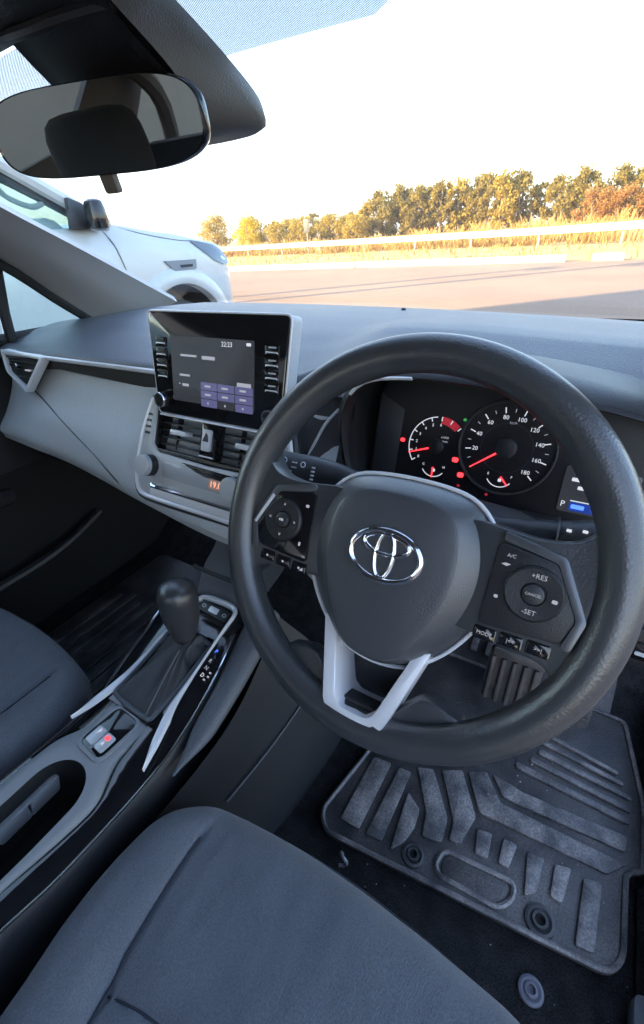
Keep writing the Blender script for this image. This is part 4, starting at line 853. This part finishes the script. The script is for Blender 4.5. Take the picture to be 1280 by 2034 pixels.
# gear surround: gloss plate, silver horseshoe, button strip, position letters
def zp(y): return .566 + .036 * sm(-.12, .1, y)
gp = [[V((x, y, zp(y))) for x in (-.058, -.03, 0, .03, .058 - .0)] for y in (-.118, -.07, -.02, .03, .07, .098, .108)]
obj('gear_plate', thick(grid(gp), (0, 0, -.01)), 'gloss', cc_)
hs = [(.084, -.166), (.076, -.148), (.066, -.122), (.052, -.078), (.047, -.03), (.043, .02), (.038, .068), (.033, .093), (.02, .103), (-.012, .104), (-.044, .1), (-.053, .088), (-.056, .055), (-.058, 0), (-.059, -.045), (-.062, -.085), (-.068, -.12), (-.080, -.168)]
hw = [.0005, .0058, .0070, .0046, .0024, .0022, .0024, .0032, .005, .006, .005, .003, .0024, .003, .0046, .0066, .0056, .0005]
hp = cr([(a, b, 0) for a, b in hs], 80); rows = []
for i, p in enumerate(hp):
    t = hp[min(i + 1, 79)] - hp[max(i - 1, 0)]; n = V((t.y, -t.x, 0)).normalized(); k = i / 79 * 17; k0_ = min(16, int(k)); w = hw[k0_] + (hw[k0_ + 1] - hw[k0_]) * (k - k0_)
    zz = zp(p.y) + .0055 + (.0 if p.y > -.1 else -.006 * sm(-.1, -.168, p.y))
    rows.append([V((p.x + n.x * w * o, p.y + n.y * w * o, zz + h)) for o, h in ((-1, -.004), (-.8, .002), (0, .0036), (.8, .002), (1, -.004))])
obj('silver_horseshoe', grid(rows), 'silver', cc_, fix=False)
bs = Fr((-.008, .083, zp(.083) + .001), (1, -.05, 0), (0, 1, .38)); b0 = obj('button_strip', prism(bs, rrect(.072, .02, .004), 0, .003), 'black', cc_, bevel=.001)
obj('button', prism(bs, rrect(.022, .011, .002), .003, .0045), 'silver', b0, bevel=.0006)
for u in (-.025, .026): obj('button_icon', ringprism(bs, ell(.0045, .0035, 16, u, 0), ell(.003, .0022, 16, u, 0), .003, .0034), 'print', b0)
for (x, y, s, m) in ((.0555, .018, 'P', 'litblue'), (.0575, .001, 'R', 'litdim'), (.0595, -.011, 'N', 'litdim'), (.0615, -.023, 'D', 'lit')):
    zz = (zc(y) + .008 + zc(y) + .004) / 2 + .0055; text(Fr((x, y, zz), (1, -.12, -.04), (.12, 1, .2)), s, .009, m, cc_, 'position_letter')
for k in range(3): obj('position_mark', prism(Fr((.070 + .002 * (k % 2), -.014 - .007 * k, zc(-.02) + .0108), X, (0, 1, .2)), rrect(.004, .0025, .0006), 0, .0006), 'litdim', cc_)
# handbrake switch
ef = Fr((-.007, -.153, .5635), (1, -.06, 0), (.06, 1, 0)); ep = obj('brake_switch', prism(ef, rrect(.052, .066, .012), -.01, .001), 'gloss', cc_, bevel=.001)
obj('switch_rim', ringprism(ef, rrect(.062, .076, .015, 0, -.001), rrect(.052, .066, .012), -.006, .0025), 'tray', ep, bevel=.0012)
for sx in (-1, 1):
    kf = ef.at(sx * .0105, -.014, 0); kb_ = obj('switch_key', prism(kf, rrect(.019, .026, .004), -.002, .0045), 'climate', ep, bevel=.0014)
text(ef, 'P', .011, 'lit', ep, 'lettering', -.0105, -.009, .0047); obj('indicator', prism(ef.at(.010, -.008, .0045), rrect(.008, .006, .002), 0, .0006), 'litred', ep); text(ef, 'A', .009, 'lit', ep, 'lettering', .0105, -.017, .0047)
# storage bin under the stack
bn_ = [[V((x, y, z)) for x, y, z in q] for q in ([(-.075, .105, .60), (-.03, .112, .602), (.03, .112, .602), (.07, .10, .60)], [(-.08, .14, .64), (-.03, .15, .645), (.03, .15, .645), (.078, .135, .64)], [(-.085, .19, .67), (-.03, .2, .675), (.03, .2, .675), (.085, .19, .67)], [(-.09, .22, .74), (-.03, .23, .74), (.03, .23, .74), (.09, .22, .74)])]
obj('storage_bin', loft(bn_, 16, 14), 'pad', cc_)
obj('bin_lip', tube(cr([(-.08, .12, .655), (-.05, .112, .662), (.03, .112, .662), (.075, .115, .655)], 16), .004, 8), 'dark', cc_)

# ------------------------------------------------------------------ gear lever
gl = empty('gear_lever', (-.01, -.05, .565), 'black gear lever with smooth knob and folded leather boot', 'gear lever')
ax = V((.0, .10, 1)).normalized(); KF = Fr((-.008, .014, .624), X, (0, 1, -.10)) 
prof = [(.015, -.012), (.0175, -.004), (.0205, .006), (.0232, .018), (.0248, .030), (.0256, .042), (.0258, .053), (.0250, .061), (.0225, .0685), (.0175, .0735), (.010, .0765), (.004, .0775), (0, .0777)]
prof = [(r_ * 1.24, n_ * 1.22) for r_, n_ in prof]
obj('knob', rev(KF, prof, 36), 'urethane', gl, sharp=60)
obj('knob_collar', rev(KF, [(.015, -.026), (.0165, -.02), (.0165, -.01), (.015, -.008)], 28), 'black', gl)
base = [(-.046, -.108), (.024, -.112), (.034, -.10), (.036, .012), (.028, .026), (-.044, .028), (-.052, .012), (-.054, -.09)]
bc = cr([(a, b, 0) for a, b in base], 64, True); rows = []
for j, (t, sc2) in enumerate(((0, 1.0), (.10, .99), (.25, .90), (.42, .72), (.6, .54), (.78, .40), (.92, .32), (1, .30))):
    row = []
    for i, p in enumerate(bc):
        top = KF.p(.0155 * cos(2 * pi * (i / 64) - 2.1), .0155 * sin(2 * pi * (i / 64) - 2.1), -.020)
        cx, cyy = -.008 + .004 * t, -.042 + .052 * t ** 1.2
        q = V((cx + (p.x + .008) * sc2, cyy + (p.y + .042) * sc2, .567 + .012 * sm(-.1, .03, p.y) + (top.z - .567) * t))
        fold = .008 * sin(pi * min(1, t * 1.1)) * (sin(i * 2 * pi / 64 * 4 + 1.2) ** 3) + .003 * sin(pi * t) * sin(i * 2 * pi / 64 * 9 + t * 6)
        d = V((p.x + .008, p.y + .042, 0)).normalized(); q += d * fold
        if t > .85: q = q.lerp(top + V((0, 0, -(1 - t) * .05)), (t - .85) / .15 * .8)
        row.append(q)
    rows.append(row)
bcol = [cr([r[i] for r in rows], 26) for i in range(64)]
obj('boot', grid([[bcol[i][j] for i in range(64)] for j in range(26)], cu=True), 'leather', gl, sharp=80)
obj('boot_seam', tube(cr([rows[j][10] + V((.0005, -.001, .001)) for j in range(7)], 16), .0011, 6), 'piping', gl)
obj('boot_rim', tube([V((p.x * 1.03, p.y * 1.0, zp(p.y) + .002)) for p in bc], .004, 8, closed=True), 'pad', gl)

# ------------------------------------------------------------------ seats
def pdist(x, y, poly_):                        # distance from a point to an open polyline
    best = 9
    for (ax_, ay), (bx, by) in zip(poly_, poly_[1:]):
        dx, dy = bx - ax_, by - ay; t = max(0, min(1, ((x - ax_) * dx + (y - ay) * dy) / (dx * dx + dy * dy)))
        d = (x - ax_ - dx * t) ** 2 + (y - ay - dy * t) ** 2
        if d < best: best = d
    return sqrt(best)
def xy(pts, n): return [(p.x, p.y) for p in cr([(a, b, 0) for a, b in pts], n)]
def zfun(x, y, border, seams, inside=False):
    r = .040; d = 1 if inside else pdist(x, y, border); uu = (x - .377) / .26
    z = .551 - .005 * (1 - uu * uu) + .007 * sm(.58, .78, abs(uu)) - .03 * sm(-.4, -.8, y) + .0022 * noise.noise((x * 14, y * 14, 3)) + .0009 * noise.noise((x * 45, y * 45, 8))
    if d < r: q = 1 - d / r; z -= r * (1 - sqrt(max(0, 1 - q * q)))
    for k, sm_ in enumerate(seams):
        if k == 0 and x > .3 or k == 1 and x < .46 or k == 2 and (y > -.27 or y < -.40): continue
        ds = pdist(x, y, sm_); w = sm(-.150, -.185, y) if k < 2 else sm(.165, .2, x)
        z -= w * (.0045 * math.exp(-(ds / .0042) ** 2) + (.003 if k < 2 else .006) * math.exp(-(ds / .018) ** 2))
    return z
def cushion_data():
    Lo = [(.230, -.128), (.196, -.135), (.168, -.148), (.142, -.170), (.124, -.205), (.117, -.26), (.119, -.32), (.127, -.37), (.134, -.45), (.136, -.62)]
    Ro = [(.525, -.125), (.560, -.130), (.588, -.142), (.612, -.164), (.629, -.20), (.637, -.26), (.637, -.32), (.631, -.37), (.624, -.45), (.620, -.62)]
    L = xy(Lo, 96); R_ = xy(Ro, 96); n = 150
    front = [(.230, -.128), (.30, -.120), (.378, -.117), (.455, -.119), (.525, -.125)]
    border = list(reversed(xy(Lo, 40))) + xy(front, 12)[1:-1] + xy(Ro, 40)
    seams = [xy(((.203, -.160), (.201, -.2), (.203, -.24), (.208, -.29), (.214, -.327), (.222, -.4), (.23, -.62)), 24), xy(((.553, -.158), (.553, -.2), (.551, -.24), (.546, -.29), (.54, -.327), (.532, -.4), (.524, -.62)), 24),
             xy(((.214, -.327), (.27, -.314), (.377, -.306), (.48, -.314), (.54, -.327)), 24)]
    rows = []; r = .040
    for j in range(96):
        (lx, ly), (rx, ry) = L[j], R_[j]; row = []; f = max(0, 1 - j / 14)
        for i in range(n + 1):
            u = i / n; u2 = .5 - .5 * cos(pi * u); u = u * .55 + u2 * .45
            x = lx + (rx - lx) * u; y = ly + (ry - ly) * u + .0105 * f * (1 - (2 * u - 1) ** 2)
            z = zfun(x, y, border, seams, not (i < 26 or i > n - 26 or j < 34))
            row.append(V((x, y, z)))
        rows.append(row)
    edge = [rows[j][0] for j in range(95, 0, -1)] + rows[0][:] + [rows[j][-1] for j in range(1, 96)]
    return rows, edge, seams, border
CUSH = cushion_data()
def seat(sx, dx, dy, name, lab):
    e = empty(name, (sx * .35 + dx, -.3 + dy, .27), lab, 'seat')
    Tm = lambda p: V((sx * p.x + dx, p.y + dy, p.z))
    rows, edge, seams, border = CUSH
    obj('cushion', grid([[Tm(p) for p in r] for r in rows]), 'fabric', e, sharp=80)
    c = V((.377, -.42, 0)); rings = []
    for d, dz in ((0, 0), (.0015, -.012), (.001, -.03), (-.001, -.05), (-.004, -.09), (-.012, -.15), (-.03, -.25)):
        rings.append([p + (V((p.x, p.y, 0)) - c).normalized() * d + V((0, 0, dz)) for p in edge])
    obj('side_cover', grid([[Tm(p) for p in r] for r in rings]), 'fabric', e, sharp=60)
    obj('piping', tube([Tm(p + (V((p.x, p.y, 0)) - c).normalized() * .001) for p in rings[2][::3]], .0013, 6), 'piping', e)
    for k, sm_ in enumerate(seams):
        pts = []
        for x, y in sm_:
            if k < 2 and y > -.168: continue
            pts.append(Tm(V((x, y, zfun(x, y, border, seams) + .0016))))
        if len(pts) > 3: obj('seam', tube(cr(pts, 80), .0013, 5), 'thread', e)
    lo = Tm(V((.15, -.62, .27))); hi = Tm(V((.60, -.2, .42))); obj('seat_base', box((min(lo.x, hi.x), lo.y, lo.z), (max(lo.x, hi.x), hi.y, hi.z)), 'void', e, bevel=.01)
    prof_ = [(-.62, .50), (-.66, .62), (-.70, .80), (-.74, .95), (-.77, 1.04), (-.80, 1.06)]; rows_ = []
    for (y, z), w in zip(prof_, (.2, .225, .23, .21, .17, .14)):
        rows_.append([Tm(V((.377 + w * cos(a), y - .05 + .07 * sin(a) + .03 * (abs(cos(a)) ** 4) * (1 if sin(a) > 0 else 0), z))) for a in [2 * pi * k / 28 for k in range(28)]])
    v_, f_ = grid(rows_, cu=True); f_.append(tuple(len(rows_) * 28 - 28 + k for k in range(28))); obj('backrest', (v_, f_), 'fabric', e)
    hr = [[Tm(V((.377 + w * cos(a), -.83 + .055 * d * sin(a), z))) for a in [2 * pi * k / 24 for k in range(24)]] for z, w, d in ((1.07, .07, .4), (1.075, .1, .75), (1.09, .12, .95), (1.12, .128, 1.05), (1.16, .130, 1.08), (1.20, .126, 1.0), (1.225, .115, .85), (1.238, .095, .65), (1.243, .06, .4))]
    v_, f_ = grid(hr, cu=True); f_.append(tuple(192 + k for k in range(24))); obj('headrest', (v_, f_), 'fabric', e)
    return e
seat(1, 0, 0, 'car_seat', 'dark blue grey fabric driver seat cushion below the steering wheel')
seat(-1, -.005, .045, 'car_seat', 'dark grey fabric passenger seat with pale piping beside the gear lever')

# ------------------------------------------------------------------ floor mat, pedals, floor fittings
fm = empty('floor_mat', (.48, .1, .27), 'dusty black ribbed rubber floor mat under the steering wheel', 'floor mat')
MFm = Fr((0, 0, .272), X, Y)
mo_ = rnd([(.262, -.016), (.694, .033), (.712, .06), (.712, .178), (.735, .188), (.735, .30), (.70, .47), (.285, .47), (.262, .15), (.236, .012)], .016, 4)
obj('mat_sheet', prism(MFm, mo_, 0, .007), 'mat', fm, bevel=.002)
def inset(poly_, d):
    out = []; k = len(poly_)
    for i in range(k):
        a, p, b = V(poly_[i - 1]), V(poly_[i]), V(poly_[(i + 1) % k]); e1 = (p - a).normalized(); e2 = (b - p).normalized(); n = V((-(e1.y + e2.y), e1.x + e2.x))
        if n.length < 1e-6: n = V((-e1.y, e1.x))
        n.normalize(); out.append(tuple(p + n * d / max(.5, n.dot(V((-e1.y, e1.x))))))
    return out
lip = [MFm.p(a, b, .009) for a, b in inset(mo_, .004)]
obj('mat_lip', tube(lip, .0042, 6, closed=True), 'matridge', fm)
RID = [[(0.281, 0.146), (0.316, 0.152), (0.313, 0.019), (0.277, 0.017)], [(0.333, 0.152), (0.356, 0.154), (0.355, 0.022), (0.327, 0.018)], [(0.365, 0.119), (0.394, 0.1), (0.396, 0.07), (0.389, 0.04), (0.373, 0.019), (0.37, 0.051)], [(0.363, 0.169), (0.391, 0.181), (0.441, 0.112), (0.444, 0.071), (0.412, 0.063), (0.405, 0.103)], [(0.406, 0.187), (0.439, 0.206), (0.483, 0.139), (0.472, 0.085), (0.453, 0.081), (0.451, 0.113)], [(0.49, 0.122), (0.514, 0.127), (0.516, 0.086), (0.496, 0.084)], [(0.532, 0.129), (0.554, 0.131), (0.548, 0.09), (0.532, 0.09)], [(0.57, 0.129), (0.595, 0.133), (0.591, 0.078), (0.576, 0.066)], [(0.611, 0.134), (0.634, 0.14), (0.627, 0.085), (0.61, 0.086)], [(0.652, 0.137), (0.677, 0.143), (0.673, 0.048), (0.649, 0.044)], [(0.45, 0.209), (0.48, 0.226), (0.514, 0.183), (0.708, 0.189), (0.683, 0.16), (0.486, 0.149)], [(0.49, 0.227), (0.521, 0.225), (0.543, 0.221), (0.708, 0.234), (0.705, 0.207), (0.517, 0.195)], [(0.523, 0.274), (0.71, 0.266), (0.71, 0.255), (0.526, 0.261)], [(0.548, 0.297), (0.711, 0.287), (0.712, 0.277), (0.545, 0.287)], [(0.559, 0.322), (0.712, 0.308), (0.712, 0.3), (0.556, 0.31)], [(0.56, 0.344), (0.699, 0.329), (0.699, 0.321), (0.559, 0.334)], [(0.547, 0.366), (0.69, 0.346), (0.69, 0.339), (0.548, 0.357)]]
for q in RID: obj('ridge', prism(MFm, rnd(q, .004, 2), .006, .0120), 'matridge', fm, bevel=.0009)
pq = [(0.445, 0.037), (0.45, 0.064), (0.56, 0.076), (0.563, 0.055), (0.547, 0.031), (0.454, 0.026)]
obj('name_plate', prism(MFm, rnd(scl(pq, .86, *(0.503, 0.048)), .012, 3), .006, .0095), 'mat', fm, bevel=.001)
obj('plate_frame', tube([MFm.p(a, b, .009) for a, b in rnd(pq, .022, 4)], .0042, 6, closed=True), 'matridge', fm)
for (x, y, r_) in [(0.409, 0.031, 0.019), (0.602, 0.048, 0.022)]:
    cl = obj('mat_clip', rev(MFm.at(x, y, .006), [(r_, 0), (r_ * .95, .006), (r_ * .75, .007), (r_ * .55, .004), (r_ * .5, .009), (r_ * .34, .009), (r_ * .3, .002)], 28), 'dark', fm); obj('clip_hole', rev(MFm.at(x, y, .006), [(r_ * .3, .0), (r_ * .3, .0022), (0, .0023)], 20), 'void', cl)
# part of the mat climbing the toe board
TF = Fr((.47, .47, .279), X, (0, .13, .09)); rows = [[TF.p(-.20 + .05 * i, .06 * j - .002, .004 + .006 * noise.noise((i * .8, j * .9, 1))) for i in range(9)] for j in range(5)]
obj('toe_flap', thick(grid(rows), TF.n * -.006), 'mat', fm)
for k in range(5): obj('ridge', prism(TF.at(-.16 + .035 * k, .10, .008), rrect(.016, .15, .004), 0, .006), 'matridge', fm, bevel=.0015)
cp_ = tag(obj('carpet_clip', rev(Fr((.606, -.03, .264), X, Y), [(.017, 0), (.0165, .003), (.013, .0045), (.0095, .003), (.0085, .0065), (.0055, .007), (.005, .001), (0, .001)], 28), mat('clip_plastic', (.12, .12, .15), .4)), 'round plastic carpet clip on bare carpet near the mat corner', 'clip')
hk = tag(obj('mat_hook', tube(cr([(.303, -.022, .265), (.303, -.026, .28), (.31, -.032, .287), (.318, -.034, .28), (.314, -.036, .27), (.306, -.04, .268)], 20), .0028, 8), mat('hook_plastic', (.2, .2, .22), .3)), 'small curled plastic hook beside the front mat edge', 'hook')
bpd = empty('brake_pedal', (.48, .45, .30), 'wide dusty brake pedal with upright rubber ribs', 'pedal')
BF = Fr((.477, .40, .352), (1, .01, 0), (0, .38, .92))
obj('pedal_pad', prism(BF, rrect(.105, .122, .01), -.012, 0), 'pedal', bpd, bevel=.003)
for k in range(5): obj('rib', prism(BF.at(-.042 + .021 * k, -.008, 0), rrect(.008, .10, .002), -.001, .009), 'pedal', bpd, bevel=.0016)
obj('top_lip', prism(BF.at(.004, .056, 0), rrect(.10, .02, .003), -.004, .014), 'pedal', bpd, bevel=.003)
obj('pedal_arm', tube([BF.p(-.01, .03, -.012), BF.p(-.02, .12, -.04), BF.p(-.02, .26, -.02)], .009, 8), 'dark', bpd)
apd = empty('accelerator_pedal', (.60, .45, .28), 'narrow dark accelerator pedal right of the brake pedal', 'pedal')
AF = Fr((.605, .43, .37), X, (0, .45, .89)); obj('pedal_pad', prism(AF, rrect(.05, .16, .008), -.01, 0), 'pedal', apd, bevel=.003)
for k in range(5): obj('rib', prism(AF.at(0, -.06 + .03 * k, 0), rrect(.04, .006, .002), -.001, .004), 'pedal', apd, bevel=.001)
# seat rail cover and sill end by the door
tag(obj('seat_rail_cover', prism(Fr((.735, -.06, .27), X, Y), rnd([(-.02, -.12), (.05, -.12), (.05, .09), (-.018, .09)], .012, 3), 0, .03), 'pad', bevel=.006), 'grey plastic rail cover at the foot of the driver seat', 'rail cover')
tag(obj('rear_mat_flap', prism(Fr((.74, .1, .268), X, Y), rnd([(-.015, -.07), (.06, -.07), (.06, .07), (-.015, .07)], .01, 3), 0, .01), 'carpet', bevel=.003), 'black carpet flap between the mat and the door sill', 'carpet')
gt_ = MB(); rgg = random.Random(5)
for k in range(60):                            # crumbs and grit trodden onto the mat and carpet
    x, y = rgg.uniform(.27, .72), rgg.uniform(-.06, .40); on = .2835 if (y > .04 and x < .70) else .267
    q = rgg.uniform(.0006, .0016) * (1.6 if k % 9 == 0 else 1); c = V((x, y, on + q * .4)); b_ = len(gt_.v)
    gt_.v += [c + V((rgg.uniform(.6, 1) * q * i, rgg.uniform(.6, 1) * q * j, rgg.uniform(.5, .9) * q * k2)) for i, j, k2 in ((1, 0, 0), (-1, 0, 0), (0, 1, 0), (0, -1, 0), (0, 0, 1), (0, 0, -1))]
    gt_.f += [(b_ + i, b_ + j, b_ + k2) for i, j, k2 in ((0, 2, 4), (2, 1, 4), (1, 3, 4), (3, 0, 4), (2, 0, 5), (1, 2, 5), (3, 1, 5), (0, 3, 5))]
tag(obj('grit', (gt_.v, gt_.f), mat('pale_grit', (.5, .46, .42), .9), smooth=False), 'pale crumbs of grit scattered over the mat and carpet', kind='stuff')
# passenger mat
pm = empty('passenger_mat', (-.42, .15, .266), 'black ribbed rubber mat in the dark passenger footwell', 'floor mat')
PF = Fr((-.45, .15, .266), X, Y); obj('mat_sheet', prism(PF, rrect(.42, .55, .03), 0, .006), 'mat', pm, bevel=.002)
for k in range(9): obj('ridge', prism(PF.at(-.16 + .04 * k, -.08 + .02 * (k % 2), .005), rrect(.018, .30, .005), 0, .006), 'mat', pm, bevel=.0015)

# ------------------------------------------------------------------ white pickup parked alongside
MT['white'] = mat('white_car_paint', (.62, .64, .65), .25, coat=.6, var=(2, (.57, .59, .60), 5))
MT['lens'] = mat('headlamp_lens', (.12, .135, .155), .12, metal=.4, coat=.6)
MT['tyre'] = mat('tyre_rubber', (.07, .07, .072), .8)
MT['alloy'] = mat('wheel_alloy', (.35, .36, .38), .35, metal=.8)
pt = empty('pickup_truck', (-3.52, 1.5, 0), 'white double cab pickup truck parked beside the car with its front wheel arch showing', 'truck')
XC = -3.50
AY, AZ, AR = 2.50, .42, .50
def htop(y): return lin([(-3, 1.16), (.4, 1.29), (1.9, 1.30), (2.05, 1.315), (2.5, 1.255), (2.96, 1.18), (3.14, 1.13), (3.26, 1.05)], y)
def hw_(y): return .92 * (1 if y < 3.0 else sqrt(max(.02, 1 - ((y - 3.0) / .34) ** 2.4 * .72 if y < 3.34 else .02)))
def bodyx(y, z):                               # half width of the body side
    w = hw_(y); t = (z - .5) / .8
    return w * (1 - .03 * (1 - sin(pi * min(1, max(0, t)) * .9)) - .06 * sm(htop(y) - .16, htop(y) + .0, z) ** 2)
def zlow(y):
    d = abs(y - AY)
    return AZ + sqrt(AR * AR - d * d) if d < AR - .004 else .42
ysB = [-1.9, -1.2, -.5, .2, .8, 1.3, 1.6, 1.8, 1.9, 1.96, 1.985, 2.0, 2.005] + [2.005 + .99 * i / 26 for i in range(1, 26)] + [2.996, 3.0, 3.05, 3.1, 3.15, 3.2, 3.25, 3.29, 3.32, 3.335]
rows = []
for y in ysB:
    zt_ = htop(min(y, 3.26)) - max(0, y - 3.2) * .5; zl = zlow(y); row = []
    for k in range(15): z = zl + (zt_ - zl) * k / 14; row.append(V((XC + bodyx(y, z), y, z)))
    wtop_ = row[-1].x - XC
    for k in (.92, .75, .5, .25, 0): row.append(V((XC + wtop_ * k, y, zt_ + .035 * (1 - k * k) * (1 if y > 1.95 else .0))))
    full = row + [V((2 * XC - p.x, p.y, p.z)) for p in reversed(row[:-1])]
    rows.append(full)
v_, f_ = grid(rows); f_.append(tuple((len(rows) - 1) * len(rows[0]) + k for k in range(len(rows[0]))))
obj('body', (v_, f_), 'white', pt, sharp=50)
for sx in (1, -1):
    fr_ = []
    for i in range(31):
        a = pi * i / 30
        fr_.append([V((XC + sx * (bodyx(AY - r_ * cos(a), max(.45, AZ + r_ * sin(a))) + d), AY - r_ * cos(a), AZ + r_ * sin(a))) for r_, d in ((.475, -.05), (.482, .022), (.50, .03), (.56, .022), (.60, .004), (.61, -.01))])
    obj('wheel_arch_flare', grid(fr_), 'white', pt)
    WT = Fr((XC + sx * .76, AY, .39), (0, 1, 0), (0, 0, 1)); wh = obj('wheel', rev(WT, [(.24, -.13), (.36, -.12), (.39, -.08), (.39, .08), (.36, .12), (.25, .125), (.24, .09)], 40), 'tyre', pt)
    obj('rim', rev(WT, [(.245, .10), (.23, .085), (.2, .04), (.06, .07), (0, .07)], 30), 'alloy', wh)
    obj('arch_liner', grid([[V((XC + sx * x, AY - .5 * cos(pi * i / 20), AZ + .5 * sin(pi * i / 20))) for x in (.5, .875)] for i in range(21)]), 'tyre', pt)
    lo_ = [(2.74, 1.185), (2.88, 1.172), (3.0, 1.15), (3.09, 1.11), (3.14, 1.05), (3.13, 1.0), (3.04, 1.0), (2.93, 1.04), (2.83, 1.11)]
    cen_ = (2.95, 1.10); pts = [V((XC + sx * (bodyx(y, z) + .012), y, z)) for y, z in lo_]; inn_ = [V((XC + sx * (bodyx(y, z) - .02), y, z)) for y, z in lo_]; c0 = V((XC + sx * (bodyx(*cen_) + .02), *cen_)); k = len(lo_)
    obj('headlamp', (pts + inn_ + [c0], [(i, (i + 1) % k, 2 * k) for i in range(k)] + [(i, (i + 1) % k, k + (i + 1) % k, k + i) for i in range(k)]), 'lens', pt)
    vv = [(2.38, 1.068), (2.71, 1.060), (2.70, .995), (2.47, .99)]; pts = [V((XC + sx * (bodyx(y, z) + .016), y, z)) for y, z in vv]; inn_ = [p - V((sx * .05, 0, 0)) for p in pts]
    obj('fender_vent', (pts + inn_, [(0, 1, 2, 3)] + [(i, (i + 1) % 4, 4 + (i + 1) % 4, 4 + i) for i in range(4)]), mat('vent_grey', (.2, .22, .25), .4), pt)
    vv = [(2.52, 1.032), (2.66, 1.03), (2.66, 1.012), (2.53, 1.012)]; obj('vent_slot', ([V((XC + sx * (bodyx(y, z) + .0185), y, z)) for y, z in vv], [(0, 1, 2, 3)]), 'void', pt)
    def seam(pts_, nm, r_=.005): obj(nm, tube(cr([V((XC + sx * (bodyx(y, z) + .0005), y, z)) for y, z in pts_], 24), r_, 6), mat('panel_gap', (.16, .18, .2), .6) if 'panel_gap' not in bpy.data.materials else bpy.data.materials['panel_gap'], pt)
    seam([(1.96, 1.285), (1.99, 1.2), (2.02, 1.08), (2.035, .95), (2.0, .7), (1.98, .5)], 'door_gap'); seam([(2.1, 1.295), (2.3, 1.25), (2.6, 1.20), (2.8, 1.185), (3.0, 1.15)], 'bonnet_gap', .004)
    seam([(.9, 1.28), (.88, 1.0), (.9, .5)], 'door_gap'); obj('side_marker', prism(Fr((XC + sx * .93, 1.87, 1.075), (0, 1, 0), (0, 0, 1)), rrect(.06, .012, .004), -.02 * 1, .02), 'lens', pt)
    # pillars and roof edge of the cab
    obj('cab_pillar', tube(cr([(XC + sx * .86, 2.02, 1.31), (XC + sx * .82, 1.72, 1.48), (XC + sx * .76, 1.36, 1.68), (XC + sx * .70, 1.0, 1.79)], 16), .042, 8), 'white', pt)
    obj('cab_pillar', tube([(XC + sx * .88, .88, 1.28), (XC + sx * .72, .8, 1.78)], .05, 8), 'dark', pt); obj('cab_pillar', tube([(XC + sx * .88, -.1, 1.28), (XC + sx * .72, -.2, 1.78)], .07, 8), 'white', pt)
    obj('pillar_cover', tube(cr([(XC + sx * .81, 1.95, 1.31), (XC + sx * .77, 1.66, 1.47), (XC + sx * .71, 1.3, 1.66)], 12), .035, 8), 'dark', pt)
    obj('grab_handle', tube(cr([(XC + sx * .78, 1.66, 1.44), (XC + sx * .74, 1.6, 1.42), (XC + sx * .72, 1.48, 1.47), (XC + sx * .74, 1.42, 1.54)], 12), .016, 8), 'panel', pt)
    dg_ = grid([[V((XC + sx * .885, 1.9, 1.295)), V((XC + sx * .885, .9, 1.29))], [V((XC + sx * .74, 1.15, 1.74)), V((XC + sx * .73, .85, 1.77))]]); obj('door_window', thick(dg_, (sx * -.004, 0, 0)), 'sideglass', pt, fix=False)
    mr = [[V((XC + sx * (1.0 + .07 * c * q), 1.85 + .06 * s_ * q, 1.36 + .085 * s2)) for c, s_ in [(cos(2 * pi * k / 16), sin(2 * pi * k / 16)) for k in range(16)]] for s2, q in ((-1, .6), (-.85, .95), (-.3, 1.05), (.4, 1.0), (.85, .85), (1, .5))]
    v_, f_ = grid(mr, cu=True); f_ += [tuple(range(16)), tuple(80 + k for k in range(16))]; dm = obj('door_mirror', (v_, f_), 'gloss', pt)
    obj('mirror_cap', tube([(XC + sx * .90, 1.86, 1.31), (XC + sx * 1.0, 1.84, 1.33)], .03, 8), 'dark', dm); obj('mirror_base', prism(Fr((XC + sx * .885, 1.84, 1.30), (0, 1, 0), (0, 0, 1)), [(-.12, -.01), (.1, -.01), (.0, .13), (-.09, .16)], -.02, .02), 'dark', dm, bevel=.005)
rf = [[V((XC + .76 * u, y, z - .04 * u * u)) for u in (-1, -.6, -.2, .2, .6, 1)] for y, z in ((1.05, 1.79), (.7, 1.84), (.2, 1.85), (-.25, 1.80))]
obj('roof', thick(grid(rf), (0, 0, -.05)), 'white', pt)
obj('windscreen', thick(grid([[V((XC + .82 * u, 2.0 + .06 * (1 - u * u), 1.315)) for u in (-1, -.5, 0, .5, 1)], [V((XC + .70 * u, 1.03, 1.78)) for u in (-1, -.5, 0, .5, 1)]]), (0, -.002, -.004)), 'sideglass', pt, fix=False)
obj('dash', tube([(XC - .8, 1.62, 1.24), (XC, 1.66, 1.26), (XC + .8, 1.62, 1.24)], [.12, .13, .12], 12), 'panel', pt)
obj('steering_ring', tube([V((XC + .38 + .19 * cos(2 * pi * k / 28), 1.42 + .06 * sin(2 * pi * k / 28), 1.32 + .18 * sin(2 * pi * k / 28))) for k in range(28)], .018, 8, closed=True), 'panel', pt)

# ------------------------------------------------------------------ evening haze over the far ground
hm = bpy.data.materials.new('haze'); hm.use_nodes = True
hn = hm.node_tree.nodes; hn.remove(hn['Principled BSDF']); pv = hn.new('ShaderNodeVolumePrincipled')
pv.inputs['Color'].default_value = (.97, .94, .89, 1); pv.inputs['Density'].default_value = 0.0006; pv.inputs['Anisotropy'].default_value = 0.2
hm.node_tree.links.new(pv.outputs[0], hn['Material Output'].inputs['Volume'])
tag(obj('haze', box((-3400, -950, -4), (1500, 2400, 190)), hm, smooth=False, origin=(0, 0, 0)), 'thin evening haze over the far ground', kind='stuff')
